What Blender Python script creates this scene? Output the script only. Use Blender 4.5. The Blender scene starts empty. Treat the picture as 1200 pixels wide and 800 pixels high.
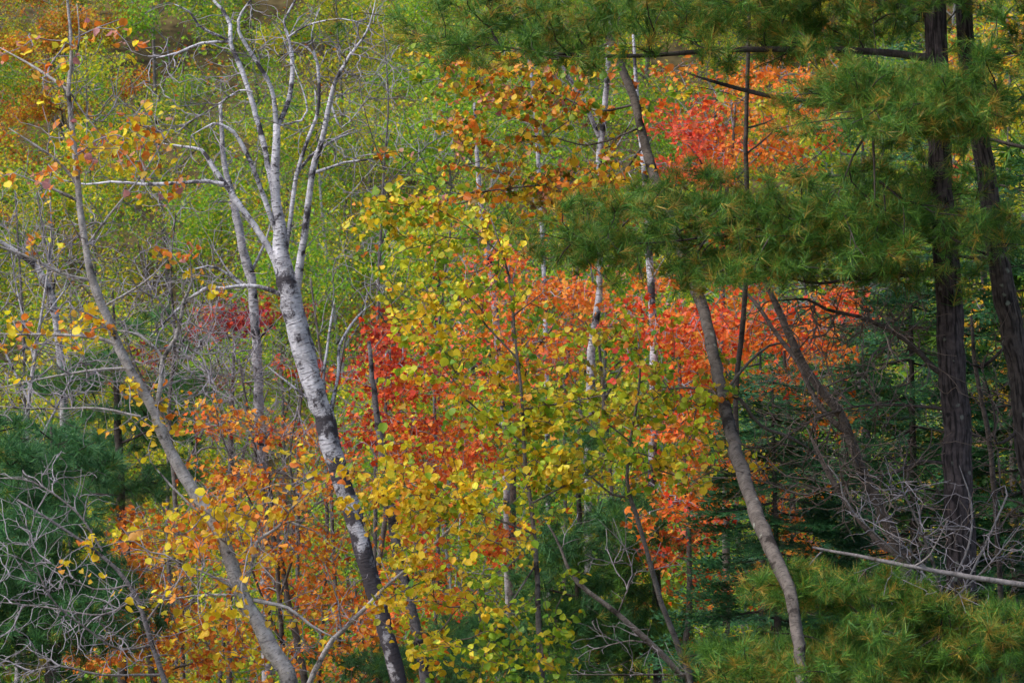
import bpy, math, random
import numpy as np
from mathutils import Matrix, Vector

# ------------------------------------------------------------------ camera, sky, sun, exposure
sc = bpy.context.scene
LENS, SENS = 135.0, 36.0
K = SENS / LENS                       # frame width per metre of distance
cam = bpy.data.cameras.new("camera")
cam.lens, cam.sensor_width, cam.clip_start, cam.clip_end = LENS, SENS, 0.1, 6000
cam.dof.use_dof = True
cam.dof.focus_distance, cam.dof.aperture_fstop = 27.0, 11.0
cam_o = bpy.data.objects.new("camera", cam)
sc.collection.objects.link(cam_o)
cam_o.location, cam_o.rotation_euler = (0, 0, 0), (math.radians(90), 0, 0)
sc.camera = cam_o

SUN_EL, SUN_AZ = 52.0, 248.0          # high soft light from behind the left shoulder
world = bpy.data.worlds.new("World"); sc.world = world; world.use_nodes = True
wn = world.node_tree
bg = wn.nodes["Background"]
sky = wn.nodes.new("ShaderNodeTexSky"); sky.sky_type = 'NISHITA'; sky.sun_disc = False
sky.sun_elevation, sky.sun_rotation = math.radians(SUN_EL), math.radians(SUN_AZ)
sky.air_density, sky.dust_density, sky.ozone_density = 1.0, 2.0, 1.0
wn.links.new(sky.outputs[0], bg.inputs[0]); bg.inputs[1].default_value = 0.14
sun = bpy.data.lights.new("sun", 'SUN'); sun.energy, sun.angle, sun.color = 1.5, math.radians(25), (1.0, 0.97, 0.94)
sun_o = bpy.data.objects.new("sun", sun); sc.collection.objects.link(sun_o)
az = math.radians(SUN_AZ); el = math.radians(SUN_EL)
sd = Vector((math.sin(az) * math.cos(el), math.cos(az) * math.cos(el), math.sin(el)))   # towards the sun
sun_o.rotation_euler = sd.to_track_quat('Z', 'Y').to_euler()
sun_o.location = (-30, -30, 40)
vs = sc.view_settings
vs.view_transform, vs.look, vs.gamma, vs.exposure = 'Standard', 'None', 1.0, 1.1
vs.use_curve_mapping = False
sc.cycles.max_bounces, sc.cycles.diffuse_bounces, sc.cycles.glossy_bounces = 4, 2, 1
sc.cycles.transmission_bounces, sc.cycles.transparent_max_bounces = 3, 4
sc.cycles.use_denoising = True
sc.cycles.use_light_tree = False
sc.cycles.adaptive_threshold = 0.03

rng = np.random.default_rng(7)
random.seed(7)
COL = sc.collection

# ------------------------------------------------------------------ geometry helpers
def at(px, py, d):
    """a point of the wood at distance d that the photograph shows at (px, py)"""
    return np.array([(px - 600) / 1200 * K * d, d, (400 - py) / 1200 * K * d])
def pxm(d): return K * d / 1200       # metres per photograph pixel at distance d
def ground_z(x, y):
    x = np.asarray(x, float); y = np.asarray(y, float)
    z = np.interp(y, [-200, -20, 0, 20, 34, 48, 60, 160, 260, 420, 4000],
                  [-1.0, -1.5, -1.7, -4.6, -7.2, -10.6, -7.6, 36, 62, 80, 90])
    amp = np.clip((y - 8) / 20, 0, 1)
    return z + amp * (0.35 * np.sin(x * .41 + y * .23) + 0.25 * np.sin(x * .17 - y * .37 + 1.3) + 0.015 * x)

def make_mesh(name, V, Fs, mat, col=None, uv=None, smooth=False):
    """V (N,3); Fs list of index arrays (M,3) or (M,4); col (N,4); uv per loop (L,2)"""
    me = bpy.data.meshes.new(name)
    Fs = [np.asarray(f, np.int32) for f in Fs if len(f)]
    n = len(V); me.vertices.add(n); me.vertices.foreach_set('co', np.asarray(V, np.float32).ravel())
    loops = np.concatenate([f.ravel() for f in Fs]) if Fs else np.zeros(0, np.int32)
    tot = np.concatenate([np.full(len(f), f.shape[1], np.int32) for f in Fs]) if Fs else np.zeros(0, np.int32)
    start = np.concatenate([[0], np.cumsum(tot)[:-1]]).astype(np.int32)
    me.loops.add(len(loops)); me.loops.foreach_set('vertex_index', loops)
    me.polygons.add(len(tot)); me.polygons.foreach_set('loop_start', start)
    if col is not None:
        a = me.attributes.new('Col', 'FLOAT_COLOR', 'POINT')
        a.data.foreach_set('color', np.asarray(col, np.float32).ravel())
    if uv is not None:
        u = me.uv_layers.new(name='UVMap'); u.data.foreach_set('uv', np.asarray(uv, np.float32).ravel())
    me.update(calc_edges=True)
    if smooth: me.polygons.foreach_set('use_smooth', np.ones(len(tot), bool))
    me.materials.append(mat)
    return me

def link(name, data, parent=None, loc=(0, 0, 0), kind=None):
    o = bpy.data.objects.new(name, data); COL.objects.link(o)
    o.location = loc
    if parent is not None: o.parent = parent
    if kind: o['kind'] = kind
    return o
def thing(name, label, cat, base, group=None):
    o = link(name, None, loc=base); o.empty_display_size = 0.2
    o['label'], o['category'] = label, cat
    if group: o['group'] = group
    return o

def smooth_line(P, R, step):
    """Catmull-Rom through points P with radii R, resampled about every step metres"""
    P = np.asarray(P, float); R = np.asarray(R, float)
    if len(P) == 2: P = np.array([P[0], (P[0] + P[1]) / 2, P[1]]); R = np.array([R[0], (R[0] + R[1]) / 2, R[1]])
    Q = np.vstack([2 * P[0] - P[1], P, 2 * P[-1] - P[-2]])
    out, rad = [], []
    for i in range(len(P) - 1):
        a, b, c, e = Q[i:i + 4]
        n = max(2, int(np.linalg.norm(c - b) / step))
        t = np.linspace(0, 1, n, endpoint=False)[:, None]
        out.append(.5 * (2 * b + (c - a) * t + (2 * a - 5 * b + 4 * c - e) * t ** 2 + (3 * b - a - 3 * c + e) * t ** 3))
        rad.append(R[i] + (R[i + 1] - R[i]) * t[:, 0])
    out.append(P[-1:]); rad.append(R[-1:])
    return np.vstack(out), np.concatenate(rad)

def tube(P, R, sides, lumps=0.06):
    """one swept tube; the seam of its UVs faces away from the camera side"""
    P = np.asarray(P, float); n = len(P)
    T = np.gradient(P, axis=0); T /= np.linalg.norm(T, axis=1)[:, None] + 1e-9
    ref = np.array([0, 1.0, 0.05])
    A = ref - T * (T @ ref)[:, None]; A /= np.linalg.norm(A, axis=1)[:, None] + 1e-9
    B = np.cross(T, A)
    ang = np.linspace(0, 2 * np.pi, sides, endpoint=False)
    lump = 1 + lumps * rng.normal(size=(n, 1)) * .6 + lumps * rng.normal(size=(n, sides))
    rr = np.asarray(R)[:, None] * lump
    V = P[:, None] + (np.cos(ang)[None, :, None] * A[:, None] + np.sin(ang)[None, :, None] * B[:, None]) * rr[..., None]
    i = np.arange(n - 1)[:, None]; j = np.arange(sides)[None]
    j2 = (j + 1) % sides
    Fq = np.stack([i * sides + j, i * sides + j2, (i + 1) * sides + j2, (i + 1) * sides + j], -1).reshape(-1, 4)
    L = np.concatenate([[0], np.cumsum(np.linalg.norm(np.diff(P, axis=0), axis=1))])
    rm = float(np.mean(R)) * 2 * np.pi
    u0 = np.broadcast_to(j / sides * rm, (n - 1, sides)); u1 = np.broadcast_to((j + 1) / sides * rm, (n - 1, sides))
    v0 = np.broadcast_to(L[:-1, None], (n - 1, sides)); v1 = np.broadcast_to(L[1:, None], (n - 1, sides))
    uv = np.stack([np.stack([u0, v0], -1), np.stack([u1, v0], -1), np.stack([u1, v1], -1), np.stack([u0, v1], -1)], 2).reshape(-1, 2)
    V = V.reshape(-1, 3)
    cap = [[(n - 1) * sides + k, (n - 1) * sides + k + 1, (n - 1) * sides] for k in range(1, sides - 1)]
    uv = np.vstack([uv, np.repeat(uv[-1:], 3 * len(cap), 0)])
    return V, [Fq, np.array(cap)], uv

def tubes_batch(P, R, sides=4):
    """many thin tubes at once: P (T,n,3), R (T,n)"""
    P = np.asarray(P, float); Tn, n, _ = P.shape
    T = np.gradient(P, axis=1); T /= np.linalg.norm(T, axis=2)[..., None] + 1e-9
    ref = np.array([0.13, 1.0, 0.21]); ref /= np.linalg.norm(ref)
    A = ref - T * (T @ ref)[..., None]; A /= np.linalg.norm(A, axis=2)[..., None] + 1e-9
    B = np.cross(T, A)
    ang = np.linspace(0, 2 * np.pi, sides, endpoint=False)
    V = P[:, :, None] + (np.cos(ang)[:, None] * A[:, :, None] + np.sin(ang)[:, None] * B[:, :, None]) * R[:, :, None, None]
    t = np.arange(Tn)[:, None, None] * n * sides; i = np.arange(n - 1)[None, :, None]; j = np.arange(sides)[None, None]
    j2 = (j + 1) % sides
    Fq = np.stack([t + i * sides + j, t + i * sides + j2, t + (i + 1) * sides + j2, t + (i + 1) * sides + j], -1).reshape(-1, 4)
    return V.reshape(-1, 3), Fq

def sph(n):
    v = rng.normal(size=(n, 3)); return v / np.linalg.norm(v, axis=1)[:, None]
def basis(Z, Y):
    """rotation matrices (N,3,3) with columns X,Y,Z: Z the leaf normal, Y towards its tip"""
    Z = Z / np.linalg.norm(Z, axis=1)[:, None]
    Y = Y - Z * np.sum(Y * Z, 1)[:, None]; Y /= np.linalg.norm(Y, axis=1)[:, None] + 1e-9
    return np.stack([np.cross(Y, Z), Y, Z], -1)
def scatter(tv, tf, pos, rot, size, cols):
    """copies of one small template (tv, tf) joined: pos (N,3) rot (N,3,3) size (N,) cols (N,3)"""
    N, k = len(pos), len(tv)
    V = np.einsum('nij,kj->nki', rot, tv) * size[:, None, None] + pos[:, None]
    Fc = (np.arange(N)[:, None, None] * k + tf[None]).reshape(-1, tf.shape[1])
    C = np.ones((N, k, 4)); C[..., :3] = cols[:, None]
    return V.reshape(-1, 3), Fc, C.reshape(-1, 4)

def lin(c):
    c = np.asarray(c, float) / 255
    return np.where(c <= .04045, c / 12.92, ((c + .055) / 1.055) ** 2.4)

# ------------------------------------------------------------------ leaf templates (unit size, tip along +Y, normal +Z)
def fan(rim, mid):
    v = np.vstack([[mid], rim]); n = len(rim)
    return v, np.array([[0, 1 + i, 1 + (i + 1) % n] for i in range(n)])
def leaf_round(cup):                  # aspen: nearly round with a short tip, folded along the midrib
    a = [(0, -.46), (.3, -.42), (.5, -.08), (.4, .26), (.14, .46), (0, .6), (-.14, .46), (-.4, .26), (-.5, -.08), (-.3, -.42)]
    rim = np.array([(x, y, abs(x) * cup + y * y * .12) for x, y in a])
    return fan(rim, (0, 0, 0))
def leaf_lobed(cup):                  # maple: three big lobes, two small
    a = [(0, -.46), (.36, -.3), (.56, .1), (.2, .14), (.0, .62), (-.2, .14), (-.56, .1), (-.36, -.3)]
    rim = np.array([(x, y, abs(x) * cup - y * y * .15) for x, y in a])
    return fan(rim, (0, -.1, 0))
ROUND = [leaf_round(.2), leaf_round(.55), leaf_round(-.25), leaf_round(.95), leaf_round(-.6)]
LOBED = [leaf_lobed(.3), leaf_lobed(.6)]
SMALL = (np.array([(0, -.5, 0), (.38, -.02, .14), (0, .55, .05), (-.38, -.02, .14)]), np.array([[0, 1, 2], [0, 2, 3]]))

# ------------------------------------------------------------------ materials
def nodes(m):
    m.use_nodes = True; nt = m.node_tree; nt.nodes.clear()
    return nt, nt.nodes.new, nt.links.new
def mat_leaf(name, trans=.35, rough=.5, spec=.35):
    m = bpy.data.materials.new(name); nt, N, L = nodes(m)
    out = N('ShaderNodeOutputMaterial'); p = N('ShaderNodeBsdfPrincipled'); t = N('ShaderNodeBsdfTranslucent'); mx = N('ShaderNodeMixShader')
    a = N('ShaderNodeAttribute'); a.attribute_name = 'Col'
    tc = N('ShaderNodeTexCoord'); nz = N('ShaderNodeTexNoise'); nz.inputs['Scale'].default_value = 60; nz.inputs['Detail'].default_value = 3
    L(tc.outputs['Object'], nz.inputs['Vector'])
    hs = N('ShaderNodeHueSaturation'); mr = N('ShaderNodeMapRange')
    mr.inputs[1].default_value, mr.inputs[2].default_value, mr.inputs[3].default_value, mr.inputs[4].default_value = .3, .7, .72, 1.18
    L(nz.outputs[0], mr.inputs[0]); L(mr.outputs[0], hs.inputs['Value']); L(a.outputs['Color'], hs.inputs['Color'])
    L(hs.outputs[0], p.inputs['Base Color']); L(hs.outputs[0], t.inputs['Color'])
    p.inputs['Roughness'].default_value = rough; p.inputs['Specular IOR Level'].default_value = spec
    mx.inputs[0].default_value = trans
    L(p.outputs[0], mx.inputs[1]); L(t.outputs[0], mx.inputs[2]); L(mx.outputs[0], out.inputs[0])
    return m
def ramp(N, stops):
    r = N('ShaderNodeValToRGB'); e = r.color_ramp.elements
    while len(e) < len(stops): e.new(.5)
    for k, (p, c) in zip(e, stops): k.position = p; k.color = (*c, 1)
    return r
def mat_bark(name, light, dark, bands, patch, scale=(14, 75), bump=.4, rough=.9, lichen=None, ridge=None, low=None):
    """bands: strength of the cross-wise lenticels; patch: share of dark patches; ridge: long cracks"""
    m = bpy.data.materials.new(name); nt, N, L = nodes(m)
    out = N('ShaderNodeOutputMaterial'); p = N('ShaderNodeBsdfPrincipled'); L(p.outputs[0], out.inputs[0])
    p.inputs['Roughness'].default_value = rough; p.inputs['Specular IOR Level'].default_value = .2
    uv = N('ShaderNodeUVMap'); tc = N('ShaderNodeTexCoord')
    mp = N('ShaderNodeMapping'); L(uv.outputs[0], mp.inputs[0])
    mp.inputs['Scale'].default_value = (*scale, 1) if ridge is None else (60, 7, 1)
    n1 = N('ShaderNodeTexNoise'); n1.inputs['Scale'].default_value = 1; n1.inputs['Detail'].default_value = 3; n1.inputs['Distortion'].default_value = .4
    L(mp.outputs[0], n1.inputs['Vector'])
    c1 = N('ShaderNodeMapRange'); c1.inputs[1].default_value, c1.inputs[2].default_value = (.56, .66) if ridge is None else (.46, .62)
    L(n1.outputs[0], c1.inputs[0])
    mul = N('ShaderNodeMath'); mul.operation = 'MULTIPLY'; mul.inputs[1].default_value = bands; L(c1.outputs[0], mul.inputs[0])
    n2 = N('ShaderNodeTexNoise'); n2.inputs['Scale'].default_value = 5.5; n2.inputs['Detail'].default_value = 7; n2.inputs['Roughness'].default_value = .7
    L(tc.outputs['Object'], n2.inputs['Vector'])
    c2 = N('ShaderNodeMapRange'); c2.inputs[1].default_value, c2.inputs[2].default_value = .66 - patch * .3, .74 - patch * .3
    if low:                            # old black furrowed bark on the lower bole, frayed upwards
        sp = N('ShaderNodeSeparateXYZ'); L(tc.outputs['Object'], sp.inputs[0])
        lo = N('ShaderNodeMapRange'); lo.inputs[1].default_value, lo.inputs[2].default_value, lo.inputs[3].default_value, lo.inputs[4].default_value = low[0], low[1], .11, 0
        L(sp.outputs[2], lo.inputs[0]); ad2 = N('ShaderNodeMath'); ad2.operation = 'ADD'; L(n2.outputs[0], ad2.inputs[0]); L(lo.outputs[0], ad2.inputs[1]); L(ad2.outputs[0], c2.inputs[0])
    else: L(n2.outputs[0], c2.inputs[0])
    mxm = N('ShaderNodeMath'); mxm.operation = 'MAXIMUM'; L(mul.outputs[0], mxm.inputs[0]); L(c2.outputs[0], mxm.inputs[1])
    mix = N('ShaderNodeMix'); mix.data_type = 'RGBA'; L(mxm.outputs[0], mix.inputs[0])
    n3 = N('ShaderNodeTexNoise'); n3.inputs['Scale'].default_value = 22; n3.inputs['Detail'].default_value = 5; L(tc.outputs['Object'], n3.inputs['Vector'])
    l = np.array(lin(light)); d = np.array(lin(dark))
    r = ramp(N, [(.32, tuple(l * .55)), (.68, tuple(l * 1.15))]); L(n3.outputs[0], r.inputs[0])
    L(r.outputs[0], mix.inputs[6]); mix.inputs[7].default_value = (*d, 1)
    last = mix.outputs[2]
    if lichen:
        v = N('ShaderNodeTexVoronoi'); v.inputs['Scale'].default_value = 9; L(tc.outputs['Object'], v.inputs['Vector'])
        n4 = N('ShaderNodeTexNoise'); n4.inputs['Scale'].default_value = 40; n4.inputs['Detail'].default_value = 4; L(tc.outputs['Object'], n4.inputs['Vector'])
        ad = N('ShaderNodeMath'); ad.operation = 'MULTIPLY_ADD'; ad.inputs[1].default_value = .35; L(n4.outputs[0], ad.inputs[0]); L(v.outputs['Distance'], ad.inputs[2])
        c4 = N('ShaderNodeMapRange'); c4.inputs[1].default_value, c4.inputs[2].default_value, c4.inputs[3].default_value, c4.inputs[4].default_value = .26, .34, .75, 0
        L(ad.outputs[0], c4.inputs[0])
        m2 = N('ShaderNodeMix'); m2.data_type = 'RGBA'; L(c4.outputs[0], m2.inputs[0]); L(last, m2.inputs[6]); m2.inputs[7].default_value = (*lin(lichen), 1)
        last = m2.outputs[2]
    L(last, p.inputs['Base Color'])
    b = N('ShaderNodeBump'); b.inputs['Strength'].default_value = bump; b.inputs['Distance'].default_value = .02
    bs = N('ShaderNodeMath'); bs.operation = 'ADD'; L(n1.outputs[0], bs.inputs[0]); L(n3.outputs[0], bs.inputs[1])
    L(bs.outputs[0], b.inputs['Height']); L(b.outputs[0], p.inputs['Normal'])
    return m
def mat_plain(name, c, var=.35, rough=.9, scale=14):
    m = bpy.data.materials.new(name); nt, N, L = nodes(m)
    out = N('ShaderNodeOutputMaterial'); p = N('ShaderNodeBsdfPrincipled'); L(p.outputs[0], out.inputs[0])
    p.inputs['Roughness'].default_value = rough; p.inputs['Specular IOR Level'].default_value = .2
    tc = N('ShaderNodeTexCoord'); n = N('ShaderNodeTexNoise'); n.inputs['Scale'].default_value = scale; n.inputs['Detail'].default_value = 5
    L(tc.outputs['Object'], n.inputs['Vector'])
    l = np.array(lin(c)); r = ramp(N, [(.3, tuple(l * (1 - var))), (.7, tuple(l * (1 + var)))]); L(n.outputs[0], r.inputs[0]); L(r.outputs[0], p.inputs['Base Color'])
    return m
M_LEAF = mat_leaf('leaf', .48)
M_MAPLE = mat_leaf('maple_leaf', .42, .6, .25)
M_FAR = mat_leaf('far_leaf', .4, .7, .15)
M_NEEDLE = mat_leaf('needle', .25, .5, .3)
B_BIRCH = mat_bark('birch_bark', (208, 203, 206), (70, 65, 68), .95, .54, low=(4.4, 6.6))
B_BIRCH2 = mat_bark('birch_bark_grey', (178, 172, 172), (48, 44, 44), .7, .5)
B_BIRCHD = mat_bark('birch_bark_dark', (120, 114, 114), (46, 42, 42), .7, .5, lichen=(130, 135, 118))
B_ASPEN = mat_bark('aspen_bark', (170, 162, 156), (66, 60, 56), .6, .4, scale=(34, 130), lichen=(188, 186, 178))
B_ASPENR = mat_bark('aspen_bark_brown', (106, 97, 90), (44, 38, 34), .75, .45, scale=(30, 110), lichen=(150, 152, 138))
B_STEM = mat_bark('stem_bark', (112, 104, 98), (50, 44, 40), .6, .4, scale=(40, 120), lichen=(140, 138, 130))
B_PINE = mat_bark('pine_bark', (84, 73, 72), (30, 26, 26), .9, .3, bump=1.0, ridge=1, lichen=(116, 116, 106))
B_PINEL = mat_bark('pine_bark_lichen', (88, 78, 74), (32, 28, 27), .9, .2, bump=.9, ridge=1, lichen=(134, 138, 122))
B_DARK = mat_bark('dark_bark', (82, 73, 68), (38, 33, 30), .6, .35)
T_GREY = mat_plain('grey_twig', (132, 125, 128))
T_PALE = mat_plain('pale_twig', (138, 132, 135))
T_BROWN = mat_plain('brown_twig', (104, 90, 82))
T_DARK = mat_plain('dark_twig', (66, 58, 54))
M_SOIL = mat_plain('forest_floor', (84, 72, 44), .6, 1.0, 3)
M_DEAD = mat_bark('dead_wood', (132, 124, 121), (80, 70, 62), .5, .2)

# ------------------------------------------------------------------ colours of leaves (their own colour, lit by the sky)
G = [(130, 164, 44), (106, 148, 48), (160, 182, 50), (144, 172, 42)]
YG = [(198, 200, 46), (214, 206, 52), (178, 190, 46)]
Y = [(246, 206, 44), (240, 192, 38), (250, 214, 58), (230, 184, 46)]
O = [(232, 152, 48), (236, 136, 52), (222, 120, 40), (238, 168, 70)]
P = [(222, 160, 120), (206, 140, 112), (190, 128, 120)]
OL = [(160, 132, 44), (138, 120, 42), (178, 144, 52)]
R = [(222, 74, 34), (232, 96, 44), (206, 62, 32), (236, 114, 54)]
RP = [(232, 92, 66), (242, 118, 82), (218, 76, 52), (238, 108, 56)]
RO = [(238, 128, 40), (230, 106, 34), (242, 146, 52), (220, 114, 38)]
DR = [(170, 54, 38), (192, 70, 40), (146, 48, 42), (206, 86, 46)]
BO = [(206, 110, 36), (218, 128, 42), (194, 94, 36), (226, 146, 50)]
BR = [(146, 92, 60), (120, 74, 52), (166, 108, 72)]
FG = [(122, 172, 44), (142, 184, 48), (100, 154, 50), (166, 190, 52), (124, 158, 66)]
FY = [(202, 196, 48), (220, 204, 52), (184, 190, 50), (230, 200, 54)]
def pick(mix, n):
    """n leaf colours from a weighted mix of palettes, each leaf varied a little"""
    w = np.array([b for _, b in mix], float); ids = rng.choice(len(mix), n, p=w / w.sum())
    out = np.zeros((n, 3))
    for k, (pal, _) in enumerate(mix):
        s = np.where(ids == k)[0]
        if len(s): out[s] = np.array([lin(c) for c in pal])[rng.integers(0, len(pal), len(s))]
    return np.clip(out * rng.normal(1, .13, (n, 1)) * rng.normal(1, .05, (n, 3)), .004, .9)

# ------------------------------------------------------------------ branching: every leaf cluster is tied to the nearest wood
def attach(skel, targets, bend=.06, lift=.0, along=.12, turn=.7):
    """skel list of wood polylines; targets (T,3). Each target is joined by a curve that leaves the wood
    in its direction of growth. Returns curves (T,5,3), how many tips each carries, and the order used"""
    dirs = []
    for q in skel:
        g = np.gradient(q, axis=0) if len(q) > 1 else np.array([[0, 0, 1.]])
        dirs.append(g / (np.linalg.norm(g, axis=1)[:, None] + 1e-9))
    skel = np.vstack(skel); S = len(skel); n = len(targets)
    pts = np.empty((S + n * 4, 3), np.float32); pts[:S] = skel
    dv = np.empty((S + n * 4, 3), np.float32); dv[:S] = np.vstack(dirs)
    cost = np.zeros(S + n * 4, np.float32); own = np.full(S + n * 4, -1)
    d0 = np.array([np.min(np.sum((skel - t) ** 2, 1)) for t in targets])
    order = np.argsort(d0); lines = np.empty((n, 5, 3)); par = np.full(n, -1)
    m = S; f = np.linspace(0, 1, 5)[:, None]
    h0, h1, h2, h3 = 2 * f**3 - 3 * f**2 + 1, f**3 - 2 * f**2 + f, -2 * f**3 + 3 * f**2, f**3 - f**2
    for q, i in enumerate(order):
        t = targets[i]; df = (t - pts[:m]).astype(np.float32)
        dd = np.sqrt(np.einsum('ij,ij->i', df, df)) + 1e-6
        cs = np.einsum('ij,ij->i', df, dv[:m]) / dd
        b = int(np.argmin(dd * (1 + turn * (1 - cs)) + along * cost[:m]))
        a = pts[b].astype(float); L = float(dd[b]); v = (t - a) / L; par[q] = own[b]
        m0 = dv[b] * .75 + v * .5 + rng.normal(size=3) * .2; m0 *= L / np.linalg.norm(m0)
        m1 = v + rng.normal(size=3) * .3 + np.array([0, 0, lift]); m1 *= L / np.linalg.norm(m1)
        ln = h0 * a + h1 * m0 + h2 * t + h3 * m1
        ln[1:4] += rng.normal(size=(3, 3)) * bend * L * .5
        lines[q] = ln; g = np.diff(ln, axis=0); g /= np.linalg.norm(g, axis=1)[:, None] + 1e-9
        pts[m:m + 4] = ln[1:]; dv[m:m + 4] = g; own[m:m + 4] = q; cost[m:m + 4] = cost[b] + L * f[1:, 0]
        m += 4
    load = np.ones(n)
    for q in range(n - 1, -1, -1):
        if par[q] >= 0: load[par[q]] += load[q]
    return lines, load, order
def twig_mesh(name, lines, load, mat, r0=.002, e=.38, rmax=.014, sides=4, base=None):
    rb = np.minimum(r0 * load ** e * 1.25, rmax); rt = np.minimum(r0 * np.maximum(load - 1, 1) ** (e * .7), rb * .8)
    f = np.linspace(0, 1, 5)
    Rr = rb[:, None] * (1 - f) + np.minimum(rt, r0 * 1.6)[:, None] * f
    if sides == 3 and name == 'twigs': lines, Rr = lines[:, ::2], Rr[:, ::2]      # hair-thin, hidden in leaves
    V, Fq = tubes_batch(lines, Rr, sides)
    if base is not None: V = V - base
    return make_mesh(name, V, [Fq], mat, smooth=True)
def cloud(cx, cy, rx, ry, n, d, dd, clump=8, sg=(.27, .27, .13)):
    """points through a lumpy ellipsoid of foliage seen at (cx,cy) with half-sizes rx,ry at distance d"""
    m = max(2, n // clump); c = rng.normal(size=(m, 3)) * .56
    c *= np.minimum(1, 1.35 / (np.linalg.norm(c, axis=1)[:, None] + 1e-9)); c += rng.normal(size=c.shape) * .08
    v = c[rng.integers(0, m, n)] + rng.normal(size=(n, 3)) * np.array(sg)
    return np.stack([at(cx + a * rx, cy + b * ry, d + e * dd) for a, e, b in v])

BOUGHS = []
def nearest_bough(root, P):
    """for each point the limb of this tree that carries it"""
    bs = [(o, q) for o, q in BOUGHS if o.parent is root]
    D = np.stack([np.min(np.linalg.norm(P[:, None] - q[None, ::2], axis=2), 1) for _, q in bs])
    return [bs[k][0] for k in np.argmin(D, 0)]
def wood(root, name, wp, d, mat, base, sides=8, step=.09, slope=0., lumps=.05, thick=.78):
    """one trunk or limb from photograph waypoints (px, py, width px) or (px, py, width, distance)"""
    pts, rad = [], []
    x0, y0 = wp[0][:2]
    tot = sum(math.dist(a[:2], b[:2]) for a, b in zip(wp, wp[1:])) or 1; run = 0
    for k, w in enumerate(wp):
        if k: run += math.dist(w[:2], wp[k - 1][:2])
        dist = w[3] if len(w) > 3 else d + slope * run * pxm(d)
        pts.append(at(w[0], w[1], dist)); rad.append(w[2] * .5 * pxm(dist) * thick)
    if name == 'branch': rad[-1] = min(rad[-1], .0025)
    Pn, Rn = smooth_line(pts, rad, step)
    Pn = Pn + rng.normal(size=Pn.shape) * (Rn[:, None] * .08)
    V, Fs, uv = tube(Pn, Rn, sides, lumps)
    BOUGHS.append((link(name, make_mesh(name, V - base, Fs, mat, uv=uv, smooth=True), root), Pn))
    return Pn

def planted(wp, d, spread=0.25):
    """carry the lowest waypoint down to the ground, return root point"""
    p = at(wp[0][0], wp[0][1], d); q = at(wp[1][0], wp[1][1], d)
    dirv = (p - q) / (np.linalg.norm(p - q) + 1e-9)
    gz = float(ground_z(p[0], p[1])); h = p[2] - gz
    x = p[0] + dirv[0] * h * .35
    return np.array([x, d, float(ground_z(x, d))])

LEAFBANK = {}
def leaf_parts(root, base, pos, rot, size, cols, shapes, mat, nmax, key):
    """the leaves that show largest become parts of their own, sharing a bank of leaf meshes"""
    n = len(pos)
    px = pos[:, 0] / pos[:, 1] / K; pz = pos[:, 2] / pos[:, 1] / K
    inside = (np.abs(px) < .5) & (np.abs(pz) < .333)
    face = np.abs(rot[:, 1, 2])
    score = np.where(inside, size / pos[:, 1] * (.4 + face), -1)
    order = np.argsort(-score)[:nmax]; order = order[score[order] > 0]
    # a bank of colours taken from these very leaves
    nb = 18
    bank = LEAFBANK.setdefault(key, [])
    if not bank:
        for k in range(nb):
            tv, tf = shapes[k % len(shapes)]
            c = cols[rng.integers(0, n)]
            bank.append((c, make_mesh('leaf', tv, [tf], mat, col=np.tile([*c, 1], (len(tv), 1)))))
    bc = np.array([c for c, _ in bank])
    hold = nearest_bough(root, pos[order]) if len(order) else []
    for i, hb in zip(order, hold):
        k = int(np.argmin(np.sum((bc - cols[i]) ** 2, 1) * rng.uniform(.6, 1.6, len(bc))))
        o = bpy.data.objects.new('leaf', bank[k][1]); COL.objects.link(o); o.parent = hb
        M = Matrix.Identity(4); s = size[i]
        for a in range(3):
            for b in range(3): M[a][b] = rot[i, a, b] * s
            M[a][3] = pos[i, a] - base[a]
        o.matrix_basis = M
    keep = np.ones(n, bool); keep[order] = False
    return keep

def leaves_on(lines, per, size, kind, spread=.05, droop=.6, r=None):
    """leaf positions and rotations along the outer part of each twig"""
    T = len(lines); n = T * per
    idx = np.repeat(np.arange(T), per)
    f = rng.uniform(.25, 1, n); seg = np.minimum((f * 4).astype(int), 3); u = f * 4 - seg
    p = lines[idx, seg] * (1 - u[:, None]) + lines[idx, seg + 1] * u[:, None]
    off = sph(n) * rng.uniform(.2, 1, (n, 1)) * spread; off[:, 2] -= spread * .3
    nrm = sph(n); nrm[:, 2] = np.abs(nrm[:, 2]) * .8 + .25; nrm[:, 1] -= .15
    tip = sph(n); tip[:, 2] -= droop; tip += off / (spread + 1e-6) * .6
    return p + off, basis(nrm, tip), size * np.clip(rng.normal(1, .26, n), .45, 1.7), idx

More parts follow.
